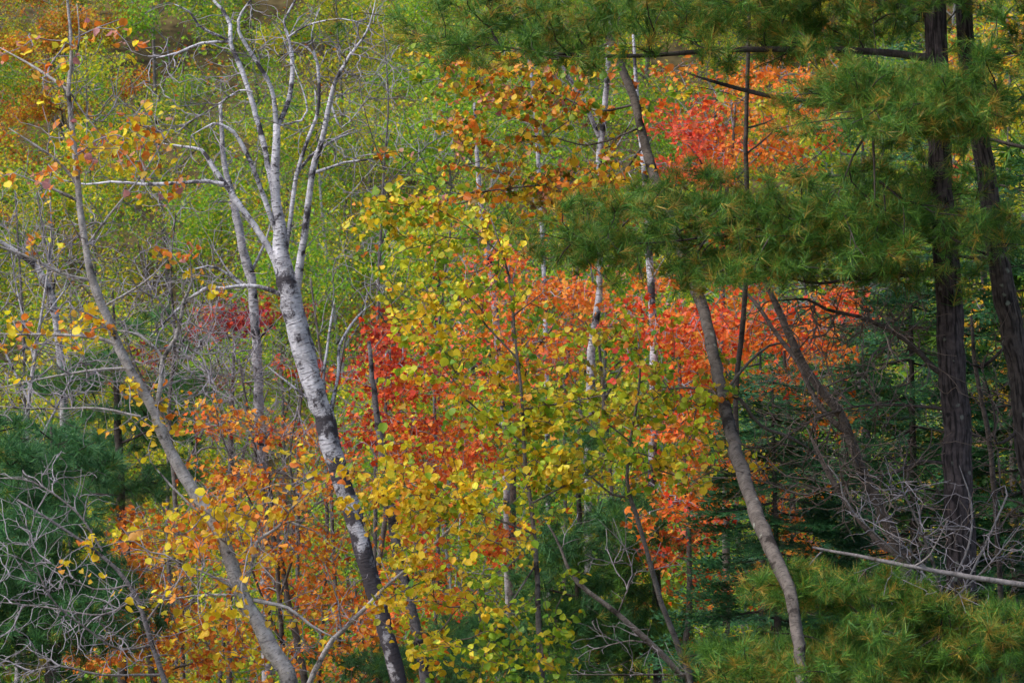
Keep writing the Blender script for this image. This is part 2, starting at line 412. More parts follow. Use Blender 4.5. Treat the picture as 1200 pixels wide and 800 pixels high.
def tree(name, label, cat, d, trunk, limbs=(), clouds=(), bare=(), bark=B_STEM, limb_mat=None, twig=T_BROWN,
         leaf=.05, per=7, shapes=ROUND, mat=None, parts=0, dd=.5, group=None, spread=.05, droop=.6, sides=12,
         lift=.0, key=None, slopes=.35, r0=.0018, trunk_slope=0., bend=.06, along=.12, clump=8, dense=1.0, wide=1.0, slim=1.0):
    """a tree traced from the photograph at distance d: trunk, limbs, twigs and leaf clusters"""
    mat = mat or M_LEAF
    base = planted(trunk, d)
    root = thing(name, label, cat, tuple(base), group)
    k0 = trunk[0]; p0 = at(k0[0], k0[1], d)
    gpx = base[0] / (K * d) * 1200 + 600; gpy = 400 - (base[2] - .12) / (K * d) * 1200
    wp = [(gpx, gpy, k0[2] * 1.35, d), (gpx * .35 + k0[0] * .65, gpy * .4 + k0[1] * .6, k0[2] * 1.1, d)] + list(trunk)
    S = [wood(root, 'trunk', wp, d, bark, base, sides, slope=0, thick=.78 * slim)[::3]]
    low = S[0][:, 2] > at(0, 830, d)[2]; S[0] = S[0][low] if low.any() else S[0]
    for l in limbs:
        sl = rng.uniform(-slopes, slopes)
        S.append(wood(root, 'branch', l, d, limb_mat or bark, base, 7, .07, slope=sl, thick=.66 * slim)[2:])
    sk = S
    if clouds:
        tg, cm = [], []
        for c in clouds:
            t = cloud(c[0], c[1], c[2] * wide, c[3] * wide, max(1, round(c[4] * dense)), d + (c[6] if len(c) > 6 else 0), dd, clump); tg.append(t); cm += [c[5]] * len(t)
        tg = np.vstack(tg)
        lines, load, order = attach(sk, tg, bend=bend, lift=lift, along=along)
        link('twigs', twig_mesh('twigs', lines, load, twig, r0, sides=3, base=base), root, kind='stuff')
        pos, rot, size, idx = leaves_on(lines, per, leaf, None, spread, droop)
        cols = np.zeros((len(pos), 3)); cid = [id(cm[o]) for o in order]
        cid = np.array(cid)[idx]
        for c in {id(m): m for m in cm}.items():
            s = np.where(cid == c[0])[0]
            # neighbours on one twig turn colour together
            cols[s] = pick(c[1], len(s))
            tw = idx[s]; same = rng.uniform(size=len(s)) < .45
            first = {}
            for a, b in zip(s[same], tw[same]):
                cols[a] = cols[first.setdefault(b, a)] * rng.uniform(.85, 1.15)
        keep = leaf_parts(root, base, pos, rot, size, cols, shapes, mat, parts, key or name) if parts else np.ones(len(pos), bool)
        Vs, Fs, Cs, o = [], [], [], 0
        which = rng.integers(0, len(shapes), len(pos))
        for k, (tv, tf) in enumerate(shapes):
            s = keep & (which == k)
            if not s.any(): continue
            V, F_, C = scatter(tv, tf, pos[s] - base, rot[s], size[s], cols[s])
            Vs.append(V); Fs.append(F_ + o); Cs.append(C); o += len(V)
        if Vs: link('foliage', make_mesh('foliage', np.vstack(Vs), [np.vstack(Fs)], mat, col=np.vstack(Cs)), root, kind='stuff')
    if bare:
        tg = np.vstack([cloud(*c[:4], int(c[4] * 1.3), d, dd, 1) for c in bare])
        lines, load, _ = attach(sk, tg, bend=.03, lift=lift, along=.35, turn=1.3)
        link('bare_twigs', twig_mesh('bare_twigs', lines, load, twig, r0 * .9, sides=3, base=base), root, kind='stuff')
    return root, base, sk

# ------------------------------------------------------------------ the ground, one sheet to the horizon
gx = np.concatenate([np.linspace(-3000, -80, 12, endpoint=False), np.linspace(-80, 80, 81), np.linspace(80, 3000, 13)[1:]])
gy = np.concatenate([np.linspace(-200, 0, 12, endpoint=False), np.linspace(0, 180, 121), np.linspace(180, 4000, 40)[1:]])
X, Yg = np.meshgrid(gx, gy); Z = ground_z(X, Yg)
nx = len(gx); ii = np.arange(len(gy) - 1)[:, None] * nx + np.arange(nx - 1)[None]
link('ground', make_mesh('ground', np.stack([X, Yg, Z], -1).reshape(-1, 3),
     [np.stack([ii, ii + 1, ii + 1 + nx, ii + nx], -1).reshape(-1, 4)], M_SOIL, smooth=True), kind='structure')['label'] = 'leaf covered forest floor falling to a gully and rising as a hillside'

# ------------------------------------------------------------------ trees of the far slope
def far_mesh(h, w, n_t, per, mix, leafsize, bark_mat, name, low=.15, lean=.1, bare=False):
    """trunk + crown meshes of one wood tree, root at the origin"""
    tip = np.array([rng.normal() * lean * h, rng.normal() * lean * h, h])
    n = 9; f = np.linspace(0, 1, n)[:, None]
    line = tip * f + np.sin(f * 5 + rng.uniform(0, 6)) * np.array([.12, .1, 0]) * f
    Pn, Rn = smooth_line(line, np.linspace(.065, .01, n), .35)
    limbs = [Pn]; polys = [(Pn, Rn)]
    for k in range(14):
        t = rng.uniform(.25, .9); a = Pn[int(t * (len(Pn) - 1))]
        ang = rng.uniform(0, 2 * np.pi); L = w * rng.uniform(.5, .95) * (1.15 - t * .6)
        e = a + np.array([math.cos(ang) * L, math.sin(ang) * L, L * rng.uniform(.5, 1.1)])
        m = (a + e) / 2 + rng.normal(size=3) * L * .1 - np.array([0, 0, L * .08])
        Pl, Rl = smooth_line([a, m, e], [.035 * (1.2 - t), .02 * (1.2 - t), .006], .2)
        limbs.append(Pl); polys.append((Pl, Rl))
    Vs, Fq, Ft, Us, Ut, o = [], [], [], [], [], 0
    for Pl, Rl in polys:
        V, Fs, uv = tube(Pl, Rl, 5, .04); q = len(Fs[0]) * 4
        Vs.append(V); Fq.append(Fs[0] + o); Ft.append(Fs[1] + o); Us.append(uv[:q]); Ut.append(uv[q:]); o += len(V)
    tm = make_mesh('trunk', np.vstack(Vs), [np.vstack(Fq), np.vstack(Ft)], bark_mat, uv=np.vstack(Us + Ut), smooth=True)
    nb = 26
    fz = rng.uniform(low, 1, nb); cen = np.array([tip * t for t in fz]); prof = np.sin(np.pi * np.clip(fz * .9 + .08, 0, 1)) ** .7
    ang = rng.uniform(0, 2 * np.pi, nb); rr = w * prof * rng.uniform(.2, .9, nb)
    cen = cen + np.stack([np.cos(ang) * rr, np.sin(ang) * rr, rng.normal(size=nb) * .2], 1)
    ci = rng.integers(0, nb, n_t); sz = rng.uniform(.35, .8, nb) * w * .5
    tg = cen[ci] + sph(n_t) * (rng.uniform(0, 1, (n_t, 1)) ** .45) * sz[ci][:, None] * np.array([1, 1, .75])
    tg[:, 2] = np.maximum(tg[:, 2], .3)
    lines, load, order = attach(limbs, tg)
    wm = twig_mesh('twigs', lines, load, T_GREY, .0032, .4, .02, 3)
    if bare: return tm, wm, None
    pos, rot, size, idx = leaves_on(lines, per, leafsize, None, .21, .5)
    cmix = [rng.dirichlet([1.2] * len(mix)) for _ in range(nb)]
    cols = np.zeros((len(pos), 3)); cc = ci[order][idx]
    for b in range(nb):
        s = np.where(cc == b)[0]
        if len(s): cols[s] = pick([(m[0], m[1] * (.35 + 2 * q)) for m, q in zip(mix, cmix[b])], len(s))
    V, F_, C = scatter(*SMALL, pos, rot, size, cols)
    return tm, wm, make_mesh('crown', V, [F_], M_FAR, col=C)

FAR = {}
def far_kind(key, n, *a, **k): FAR[key] = [far_mesh(*a, key, **k) for _ in range(n)]
far_kind('green', 4, 8.5, 2.5, 1300, 19, [(FG, 4), (FY, 1), (G, 1)], .048, B_STEM)
far_kind('yellow', 3, 8.0, 2.4, 1250, 19, [(FY, 2.4), (FG, 1.8), (Y, .4)], .048, B_STEM)
far_kind('orange', 2, 7.5, 2.3, 1100, 19, [(BO, 1.6), (OL, 1.5), (O, 1), (FY, 1.2)], .06, B_STEM)
far_kind('thin', 2, 8.0, 2.2, 1300, 9, [(FY, 1.5), (OL, .6), (FG, 2)], .05, B_BIRCH2)
FAR_LABEL = {
    'green': ('birch_tree', 'birch in green leaf touched with yellow on the far hillside', 'green birches on the far hillside'),
    'yellow': ('birch_tree', 'birch turned mostly dull yellow on the far hillside', 'yellow birches on the far hillside'),
    'orange': ('oak_tree', 'rusty orange brown tree on the far hillside', 'rusty orange trees on the far hillside'),
    'thin': ('birch_tree', 'half bare grey twigged birch on the far hillside', 'half bare birches on the far hillside')}
def zone(px, py):
    if px < 100 and py < 90: return 'orange'
    if px > 430 and px < 1000 and py < 90: return random.choice(['yellow', 'yellow', 'green'])
    if px > 560 and py > 150: return random.choice(['thin', 'green', 'green', 'yellow'])
    if 330 < px < 520 and py > 180: return random.choice(['green', 'green', 'thin'])
    if px < 330 and py > 260: return random.choice(['thin', 'green', 'yellow'])
    return random.choice(['green', 'green', 'green', 'green', 'yellow', 'thin'])
for row, y in enumerate([50, 55, 60.5, 66, 72, 78.5, 85, 92.5, 100, 109, 119]):
    halfw = K * y * .5 + 3.0; stepx = 2.3 + row * .1
    x = -halfw + (row % 2) * stepx * .5
    while x < halfw:
        xx, yy = x + random.uniform(-.7, .7), y + random.uniform(-1.6, 1.6)
        gz = float(ground_z(xx, yy)); s = random.uniform(.8, 1.15)
        px = 600 + xx / yy / K * 1200; py = 400 - (gz + 5.2 * s) / yy / K * 1200
        x += stepx
        if py > 830 + 300 or py < -420: continue
        z = zone(px, py); nm, lb, gr = FAR_LABEL[z]
        where = 'at the foot of' if row < 3 else 'half way up' if row < 6 else 'high on'
        lb = lb.replace('on the far', where + ' the far'); gr = gr.replace('on the far', where + ' the far')
        tm, wm, cm = random.choice(FAR[z])
        t = thing(nm, lb, 'tree', (xx, yy, gz - .1), gr)
        t.rotation_euler = (0, 0, random.uniform(0, 6.28)); t.scale = (s, s, s * random.uniform(.92, 1.1))
        link('trunk', tm, t); link('twigs', wm, t, kind='stuff'); link('crown', cm, t, kind='stuff')

# low bushes too many to count, over the whole far slope
nb = 2600; by = rng.uniform(44, 150, nb); bx = rng.uniform(-1, 1, nb) * (K * by * .5 + 4); bz = ground_z(bx, by)
br = rng.uniform(.7, 1.6, nb); cnt = 55; bi = np.repeat(np.arange(nb), cnt); v = sph(nb * cnt); v[:, 2] = np.abs(v[:, 2]) * 1.15
up = np.stack([bx, by, bz], 1)[bi] + v * (br[bi] * rng.uniform(.45, 1, nb * cnt))[:, None]
bm = [[(FG, 2), (FY, 1)], [(FY, 2), (OL, 1)], [(OL, 2), (BO, 1), (FG, 1)], [(FG, 3)], [(BR, 1), (BO, 1), (FY, 1)]]; which = rng.choice(5, nb, p=[.36, .22, .14, .2, .08])[bi]
uc = np.zeros((nb * cnt, 3))
for k in range(5): q = which == k; uc[q] = pick(bm[k], int(q.sum()))
nr = v + sph(nb * cnt) * .7; nr[:, 2] += .3
V, F_, C = scatter(*SMALL, up, basis(nr, sph(nb * cnt) + np.array([0, 0, -.5])), rng.uniform(.09, .15, nb * cnt), uc)
und = link('undergrowth', make_mesh('undergrowth', V, [F_], M_FAR, col=C), kind='stuff')
und['label'], und['category'] = 'low green and yellow undergrowth covering the far hillside', 'undergrowth'

# ------------------------------------------------------------------ needle foliage
def tuft_mesh(cols, n=40, ln=.095, w=.0036):
    ax = np.array([0, 1.0, 0]); V, F_, C = [], [], []
    for k in range(n):
        a = rng.uniform(0, 2 * np.pi); th = rng.uniform(.25, 1.25)
        dv = np.array([math.cos(a) * math.sin(th), math.cos(th), math.sin(a) * math.sin(th)])
        b = np.array([0, rng.uniform(-.05, .02), 0]); L = ln * rng.uniform(.7, 1.15)
        sd = np.cross(dv, rng.normal(size=3)); sd *= w * .5 / np.linalg.norm(sd)
        V += [b - sd, b + sd, b + dv * L + np.array([0, 0, -.008 * rng.uniform(0, 1)])]
        F_.append([3 * k, 3 * k + 1, 3 * k + 2])
        c = lin(cols[rng.integers(0, len(cols))]) * rng.normal(1, .18); C += [[*np.clip(c, .004, 1), 1]] * 3
    return np.array(V), np.array(F_), np.array(C)
PINE_G = [(94, 136, 46), (80, 124, 48), (114, 148, 50), (66, 108, 46)]
PINE_Y = [(150, 138, 50), (176, 142, 56), (128, 132, 50)]
PINE_B = [(74, 122, 68), (62, 110, 66), (90, 136, 70), (56, 100, 56)]
AMBER = [(176, 136, 52), (186, 156, 60), (150, 120, 54)]
TUFTS = {'green': [tuft_mesh(PINE_G) for _ in range(4)] + [tuft_mesh(PINE_G * 2 + PINE_Y) for _ in range(3)],
         'amber': [tuft_mesh(AMBER + PINE_Y, 36) for _ in range(3)],
         'blue': [tuft_mesh(PINE_B) for _ in range(5)],
         'broad': [tuft_mesh(PINE_G, 20, .21, .018) for _ in range(3)]}
TUFT_ME = {k: [make_mesh('needle_tuft', v, [f], M_NEEDLE, col=c) for v, f, c in l] for k, l in TUFTS.items()}

def needles(root, base, pos, rot, size, kinds, nmax):
    """needle tufts: the largest in view are parts, the rest one mass"""
    px = pos[:, 0] / pos[:, 1] / K; pz = pos[:, 2] / pos[:, 1] / K
    inside = (np.abs(px) < .5) & (np.abs(pz) < .333)
    score = np.where(inside, size / pos[:, 1] - pos[:, 1] * 1e-3 + .1, -1)
    order = np.argsort(-score)[:nmax]; order = order[score[order] > 0]
    hold = nearest_bough(root, pos[order]) if len(order) else []
    for i, hb in zip(order, hold):
        me = TUFT_ME[kinds[i]][rng.integers(0, len(TUFT_ME[kinds[i]]))]
        o = bpy.data.objects.new('needle_tuft', me); COL.objects.link(o); o.parent = hb
        M = Matrix.Identity(4)
        for a in range(3):
            for b in range(3): M[a][b] = rot[i, a, b] * size[i]
            M[a][3] = pos[i, a] - base[a]
        o.matrix_basis = M
    rest = np.ones(len(pos), bool); rest[order] = False
    Vs, Fs, Cs, o = [], [], [], 0
    for kd, bank in TUFTS.items():
        for q, (tv, tf, tcx) in enumerate(bank):
            s = np.where(rest & (kinds == kd) & (np.arange(len(pos)) % len(bank) == q))[0]
            if not len(s): continue
            V, F_, C = scatter(tv, tf, pos[s] - base, rot[s], size[s], np.ones((len(s), 3)))
            C = np.tile(tcx, (len(s), 1)); C[:, :3] *= np.repeat(rng.normal(1, .12, len(s)).clip(.6, 1.4), len(tv))[:, None]
            Vs.append(V); Fs.append(F_ + o); Cs.append(C); o += len(V)
    if Vs: link('needles', make_mesh('needles', np.vstack(Vs), [np.vstack(Fs)], M_NEEDLE, col=np.vstack(Cs)), root, kind='stuff')

def pine(name, label, d, trunk, limbs, clouds, bark, per=3, kind='green', amber=.12, parts=300, dd=.6, size=1.0, bare=(),
         upper=None, slopes=.3, group=None, twig=T_DARK, boughs=0):
    base = planted(trunk, d)
    root = thing(name, label, 'pine tree', tuple(base), group)
    k0 = trunk[0]
    gpx = base[0] / (K * d) * 1200 + 600; gpy = 400 - (base[2] - .12) / (K * d) * 1200
    wp = [(gpx, gpy, k0[2] * 1.3, d), (gpx * .4 + k0[0] * .6, gpy * .4 + k0[1] * .6, k0[2] * 1.08, d)] + list(trunk)
    tr = wood(root, 'trunk', wp, d, bark, base, 16, .12, lumps=.035, thick=.9)
    S = [tr[::2]]
    for l in limbs: S.append(wood(root, 'branch', l, d, B_DARK, base, 7, .07, slope=rng.uniform(-slopes, slopes))[3:])
    extra = []
    if upper:                          # crown added above the picture, dense for shade: whorls of boughs round the trunk
        z0, z1, n, reach = upper
        for k in range(n):
            z = z0 + (z1 - z0) * (k + rng.uniform(0, .8)) / n
            j = int(np.argmin(np.abs(tr[:, 2] - z))); a = tr[j]; ang = rng.uniform(0, 2 * np.pi)
            L = reach * (1 - .55 * (z - z0) / (z1 - z0)) * rng.uniform(.7, 1.1)
            e = a + np.array([math.cos(ang) * L, math.sin(ang) * L, L * rng.uniform(.0, .25)]); m = (a + e) / 2 + np.array([0, 0, -.05 * L])
            Pl, Rl = smooth_line([a, m, e], [.028, .018, .006], .15)
            V, Fs, uv = tube(Pl, Rl, 6); BOUGHS.append((link('branch', make_mesh('branch', V - base, Fs, B_DARK, uv=uv, smooth=True), root), Pl))
            S.append(Pl[2:])
            t = rng.uniform(.2, 1.05, 16)[:, None]; side = np.array([-math.sin(ang), math.cos(ang), 0])
            extra.append(a + (e - a) * t + side * rng.normal(size=(16, 1)) * L * .28 + np.array([0, 0, 1]) * rng.normal(.08, .12, (16, 1)))
    sk = S
    tg = [cloud(*c[:4], c[4], d + (c[5] if len(c) > 5 else 0), dd, 11, (.36, .34, .15)) for c in clouds] + extra
    tg = np.vstack(tg)
    lines, load, order = attach(sk, tg, lift=-.05, along=.25)
    link('twigs', twig_mesh('twigs', lines, load, twig, .0025, .4, .012, 3, base), root, kind='stuff')
    n = len(lines); tip = lines[:, -1]; dr = lines[:, -1] - lines[:, -2]; dr /= np.linalg.norm(dr, axis=1)[:, None] + 1e-9
    pos, ax = [tip], [dr + np.array([0, 0, .35]) + rng.normal(size=dr.shape) * .25]
    for k in range(per - 1):
        f = rng.uniform(.45, .95, n)[:, None]
        pos.append(lines[:, 2] * (1 - f) + tip * f + rng.normal(size=dr.shape) * .04)
        ax.append(dr * .8 + sph(n) * .8 + np.array([0, 0, .45]))
    pos = np.vstack(pos); ax = np.vstack(ax)
    kinds = np.array([kind] * len(pos), dtype=object)
    n_in = len(tg) - sum(len(e) for e in extra); high = np.tile(order >= n_in, per)     # boughs of the crown above the picture
    am = (rng.uniform(size=len(pos)) < amber) & (np.arange(len(pos)) >= n * .3); kinds[am] = 'amber'
    if kind == 'blue': kinds[am] = 'green'
    kinds[high] = 'broad'; keep = ~high | (np.arange(len(pos)) < 2 * n); pos, ax, kinds = pos[keep], ax[keep], kinds[keep]
    needles(root, base, pos, basis(sph(len(pos)) + np.array([0, 0, .6]), ax), size * rng.normal(1, .15, len(pos)).clip(.6, 1.5), kinds, parts)
    if bare:
        t2 = np.vstack([cloud(*c[:4], c[4], d, dd, 1) for c in bare])
        lines, load, _ = attach(sk, t2, bend=.03, along=.35, turn=1.3)
        link('dead_twigs', twig_mesh('dead_twigs', lines, load, T_BROWN, .0022, .4, .012, 3, base), root, kind='stuff')
    return root

# ---- the two tall white pines on the right and the boughs they hold into the picture
pine('white_pine', 'tall dark trunked white pine holding long green boughs over the leaning aspen', 24.0,
     [(1130, 800, 42), (1128, 680, 40), (1125, 620, 38), (1122, 560, 38), (1119, 480, 37), (1116, 420, 36), (1112, 350, 35), (1105, 270, 33),
      (1101, 170, 30), (1096, 20, 28), (1090, -250, 24), (1084, -700, 17), (1080, -1250, 6)],
     [[(1098, 70, 13), (1040, 62, 11), (960, 58, 10), (900, 58, 9), (830, 60, 8), (740, 66, 6), (640, 62, 4), (560, 50, 2.5)],
      [(1100, 150, 10), (1030, 136, 9), (960, 122, 8), (900, 112, 7), (850, 100, 6), (800, 84, 4)],
      [(1103, 215, 9), (1070, 222, 7), (1030, 240, 6), (960, 255, 5), (880, 270, 4), (760, 285, 3), (660, 280, 2)],
      [(1100, 320, 12), (1060, 321, 10), (1034, 318, 8), (960, 332, 4), (900, 318, 3)],
      [(1098, 20, 10), (1000, -5, 8), (880, -20, 6), (740, -20, 4), (620, 5, 3)],
      [(1099, 110, 9), (1080, 118, 7, 23.5), (1030, 125, 6, 23), (1010, 130, 4, 22.6)],
      [(1099, 100, 9), (1120, 110, 7, 23.6), (1150, 112, 6, 23.1), (1170, 110, 3, 22.8)],
      [(1112, 440, 12), (1097, 434, 9), (1067, 403, 8), (1036, 383, 7), (1003, 370, 6), (969, 363, 5), (945, 351, 4), (901, 353, 3)],
      [(1112, 480, 6), (1080, 476, 5), (1030, 474, 4), (985, 480, 3), (940, 500, 2)],
      [(1116, 545, 6), (1080, 540, 5), (1050, 553, 4), (990, 565, 3)],
      [(1120, 600, 6), (1090, 640, 4), (1060, 690, 3)]],
     [(830, 14, 250, 42, 230), (690, 34, 150, 34, 120), (940, 16, 100, 44, 90), (1060, 114, 110, 40, 190, -1.1), (1140, 116, 50, 36, 80, -1.1),
      (1000, 100, 60, 30, 50, -.8),
      (1000, 256, 112, 64, 210, -.5), (850, 264, 125, 58, 180, -.3), (715, 278, 90, 34, 80, -.2), (890, 318, 100, 32, 80, -.3), (1040, 262, 60, 58, 80, -.6), (820, 225, 60, 25, 50)],
     B_PINE, per=4, parts=300, amber=.1, dd=.65, upper=(2.5, 8.0, 70, 2.7),
     bare=[(1020, 420, 90, 60, 260), (980, 520, 120, 70, 300), (1060, 600, 70, 70, 220), (950, 380, 80, 35, 120), (1100, 240, 50, 60, 50), (1050, 370, 60, 40, 120)])
pine('white_pine', 'grey lichened white pine trunk leaning beside the taller dark pine', 24.6,
     [(1226, 800, 36), (1215, 600, 34), (1205, 520, 33), (1196, 450, 32), (1188, 400, 31), (1180, 350, 31), (1168, 290, 29), (1160, 230, 27), (1150, 170, 25),
      (1138, 100, 24), (1128, 0, 22), (1112, -250, 18), (1090, -600, 13), (1075, -1000, 5)],
     [[(1170, 305, 7), (1140, 302, 6), (1105, 298, 4)], [(1150, 160, 6), (1190, 120, 4), (1230, 90, 3)],
      [(1185, 400, 6), (1150, 430, 5), (1130, 420, 3)], [(1200, 500, 7), (1168, 520, 5), (1165, 480, 4), (1150, 430, 3)],
      [(1135, 80, 7), (1190, 60, 5), (1260, 40, 3)]],
     [(1240, 130, 40, 30, 40), (1230, 40, 50, 30, 50)], B_PINEL, per=3, amber=.12, parts=40, upper=(2.7, 7.6, 64, 2.9),
     bare=[(1160, 560, 50, 90, 90), (1160, 420, 30, 70, 40)])
# ---- pines added beyond the right edge to block sky and shade the stand
for (qx, qd, zl, ql) in [(1500, 22.0, 1.9, 'unseen white pine added for shade just beyond the lichened pine'), (1720, 26.5, .5, 'unseen white pine added for shade to the right of the others'), (1400, 30.0, -1., 'white pine added for shade at the back of the stand')]:
    pine('white_pine', ql, qd, [(qx, 900, 40), (qx - 5, 400, 34), (qx, 0, 28), (qx - 8, -600, 18), (qx - 10, -1200, 6)], [], [(qx, -200, 100, 60, 30)], B_PINE, per=3, parts=0, upper=(zl, 7.5, 66, 2.7))
# ---- the young pine at the foot of the tall ones
pine('young_pine', 'bushy young white pine with bright green tufts below the fallen pole', 23.3,
     [(1040, 900, 14), (1035, 800, 12), (1030, 740, 8), (1020, 700, 4)],
     [[(1036, 800, 6), (960, 750, 4), (900, 740, 3)], [(1034, 790, 6), (1110, 740, 4), (1180, 730, 3)], [(1030, 740, 5), (970, 690, 3), (930, 680, 2)],
      [(1036, 830, 6), (930, 790, 4), (880, 780, 2)], [(1036, 840, 6), (1130, 800, 4), (1200, 770, 2)]],
     [(985, 690, 75, 28, 130), (1000, 760, 110, 45, 260), (1120, 750, 85, 50, 200), (930, 775, 70, 32, 110), (1090, 800, 110, 40, 130), (1180, 720, 35, 35, 50), (1090, 700, 30, 15, 30)],
     B_STEM, per=4, amber=.12, parts=300, dd=.6, size=1.05)
# ---- pines lower left and lower centre
pine('young_pine', 'deep green pine behind the bare grey shrub', 28.0,
     [(60, 900, 22), (64, 760, 19), (60, 680, 14), (64, 600, 9), (60, 500, 3)],
     [[(64, 760, 7), (0, 740, 5), (-60, 735, 3)], [(64, 700, 7), (110, 690, 5), (150, 690, 3)], [(60, 640, 6), (10, 620, 4), (-30, 600, 3)], [(62, 600, 6), (100, 580, 4), (140, 580, 3)]],
     [(20, 740, 75, 80, 330), (90, 700, 60, 90, 270), (50, 600, 70, 50, 200), (100, 530, 40, 35, 60), (10, 530, 40, 30, 50), (-20, 660, 50, 80, 120)],
     B_DARK, per=3, kind='blue', amber=.06, parts=250, dd=.9, size=1.15)
pine('slender_pine', 'thin dark stemmed young pine behind the slim aspen sapling', 31.0,
     [(680, 800, 9), (678, 720, 8), (677, 690, 8), (679, 611, 7), (676, 540, 5), (680, 490, 3)],
     [[(678, 780, 4), (730, 770, 3), (770, 775, 2)], [(678, 700, 4), (640, 690, 3), (610, 690, 2)], [(678, 640, 4), (720, 630, 3), (750, 640, 2)], [(677, 730, 4), (630, 760, 3), (590, 770, 2)]],
     [(715, 640, 50, 55, 190), (700, 740, 70, 60, 260), (640, 670, 40, 50, 110), (620, 760, 70, 45, 190), (760, 740, 30, 50, 70), (660, 540, 40, 40, 60)],
     B_DARK, per=3, kind='blue', amber=.3, parts=250, dd=.8, size=1.15)
pine('slender_pine', 'small dark pine under the leaning birch', 33.0,
     [(440, 900, 10), (445, 790, 9), (450, 740, 6), (452, 700, 3)], [[(446, 780, 4), (490, 760, 2)], [(446, 790, 4), (410, 780, 2)]],
     [(520, 770, 50, 40, 110), (440, 780, 45, 30, 90)], B_DARK, per=3, kind='blue', amber=.2, parts=80, dd=.7, size=1.1)
pine('slender_pine', 'dark green pine filling the gap behind the crooked aspen twigs', 35.0,
     [(145, 900, 14), (142, 600, 12), (138, 500, 10), (136, 440, 7), (134, 380, 4), (132, 340, 2)],
     [[(140, 520, 5), (190, 500, 4), (230, 500, 2)], [(136, 420, 5), (180, 400, 3)], [(138, 480, 5), (90, 470, 3)]],
     [(190, 480, 60, 50, 120), (150, 420, 50, 50, 70), (140, 570, 50, 40, 110), (90, 460, 50, 30, 70)],
     B_DARK, per=3, kind='blue', amber=.3, parts=120, dd=.8, size=1.15)

# ------------------------------------------------------------------ firs: flat sprays of short needles
def spray(cols, L=.26, rows=(16, 5, 7), wd=.003, ln_=.02):
    V, F_, C = [], [], []
    def needle_row(a, b, n):
        ax = (b - a) / np.linalg.norm(b - a); sd = np.array([ax[1], -ax[0], 0])
        for k in range(n):
            for s in (-1, 1):
                p = a + (b - a) * ((k + rng.uniform(0, 1)) / n); dv = ax * .6 + sd * s * .8 + np.array([0, 0, rng.uniform(-.1, .4)])
                w = ax * wd; i = len(V); V.extend([p - w, p + w, p + dv * ln_ * rng.uniform(.7, 1.2)]); F_.append([i, i + 1, i + 2])
                c = lin(cols[rng.integers(0, len(cols))]) * rng.normal(1, .15); C.extend([[*np.clip(c, .003, 1), 1]] * 3)
    z = np.zeros(3); tip = np.array([0, L, 0]); needle_row(z, tip, rows[0])
    for k in range(rows[1]):
        for s in (-1, 1):
            p = tip * (k + .5) / (rows[1] + 1); ln = L * .45 * (1 - k / (rows[1] + 1.5))
            needle_row(p, p + np.array([s * ln * .75, ln * .65, -.01]), rows[2])
    return np.array(V), np.array(F_), np.array(C)
FIRC = [(42, 86, 52), (52, 100, 56), (34, 72, 44), (66, 112, 60)]
SPRAYS = [spray(FIRC) for _ in range(4)]
BROAD = [spray(FIRC, rows=(5, 3, 3), wd=.009, ln_=.032) for _ in range(4)]
SPRAY_ME = [make_mesh('spray', v, [f], M_NEEDLE, col=c) for v, f, c in SPRAYS]
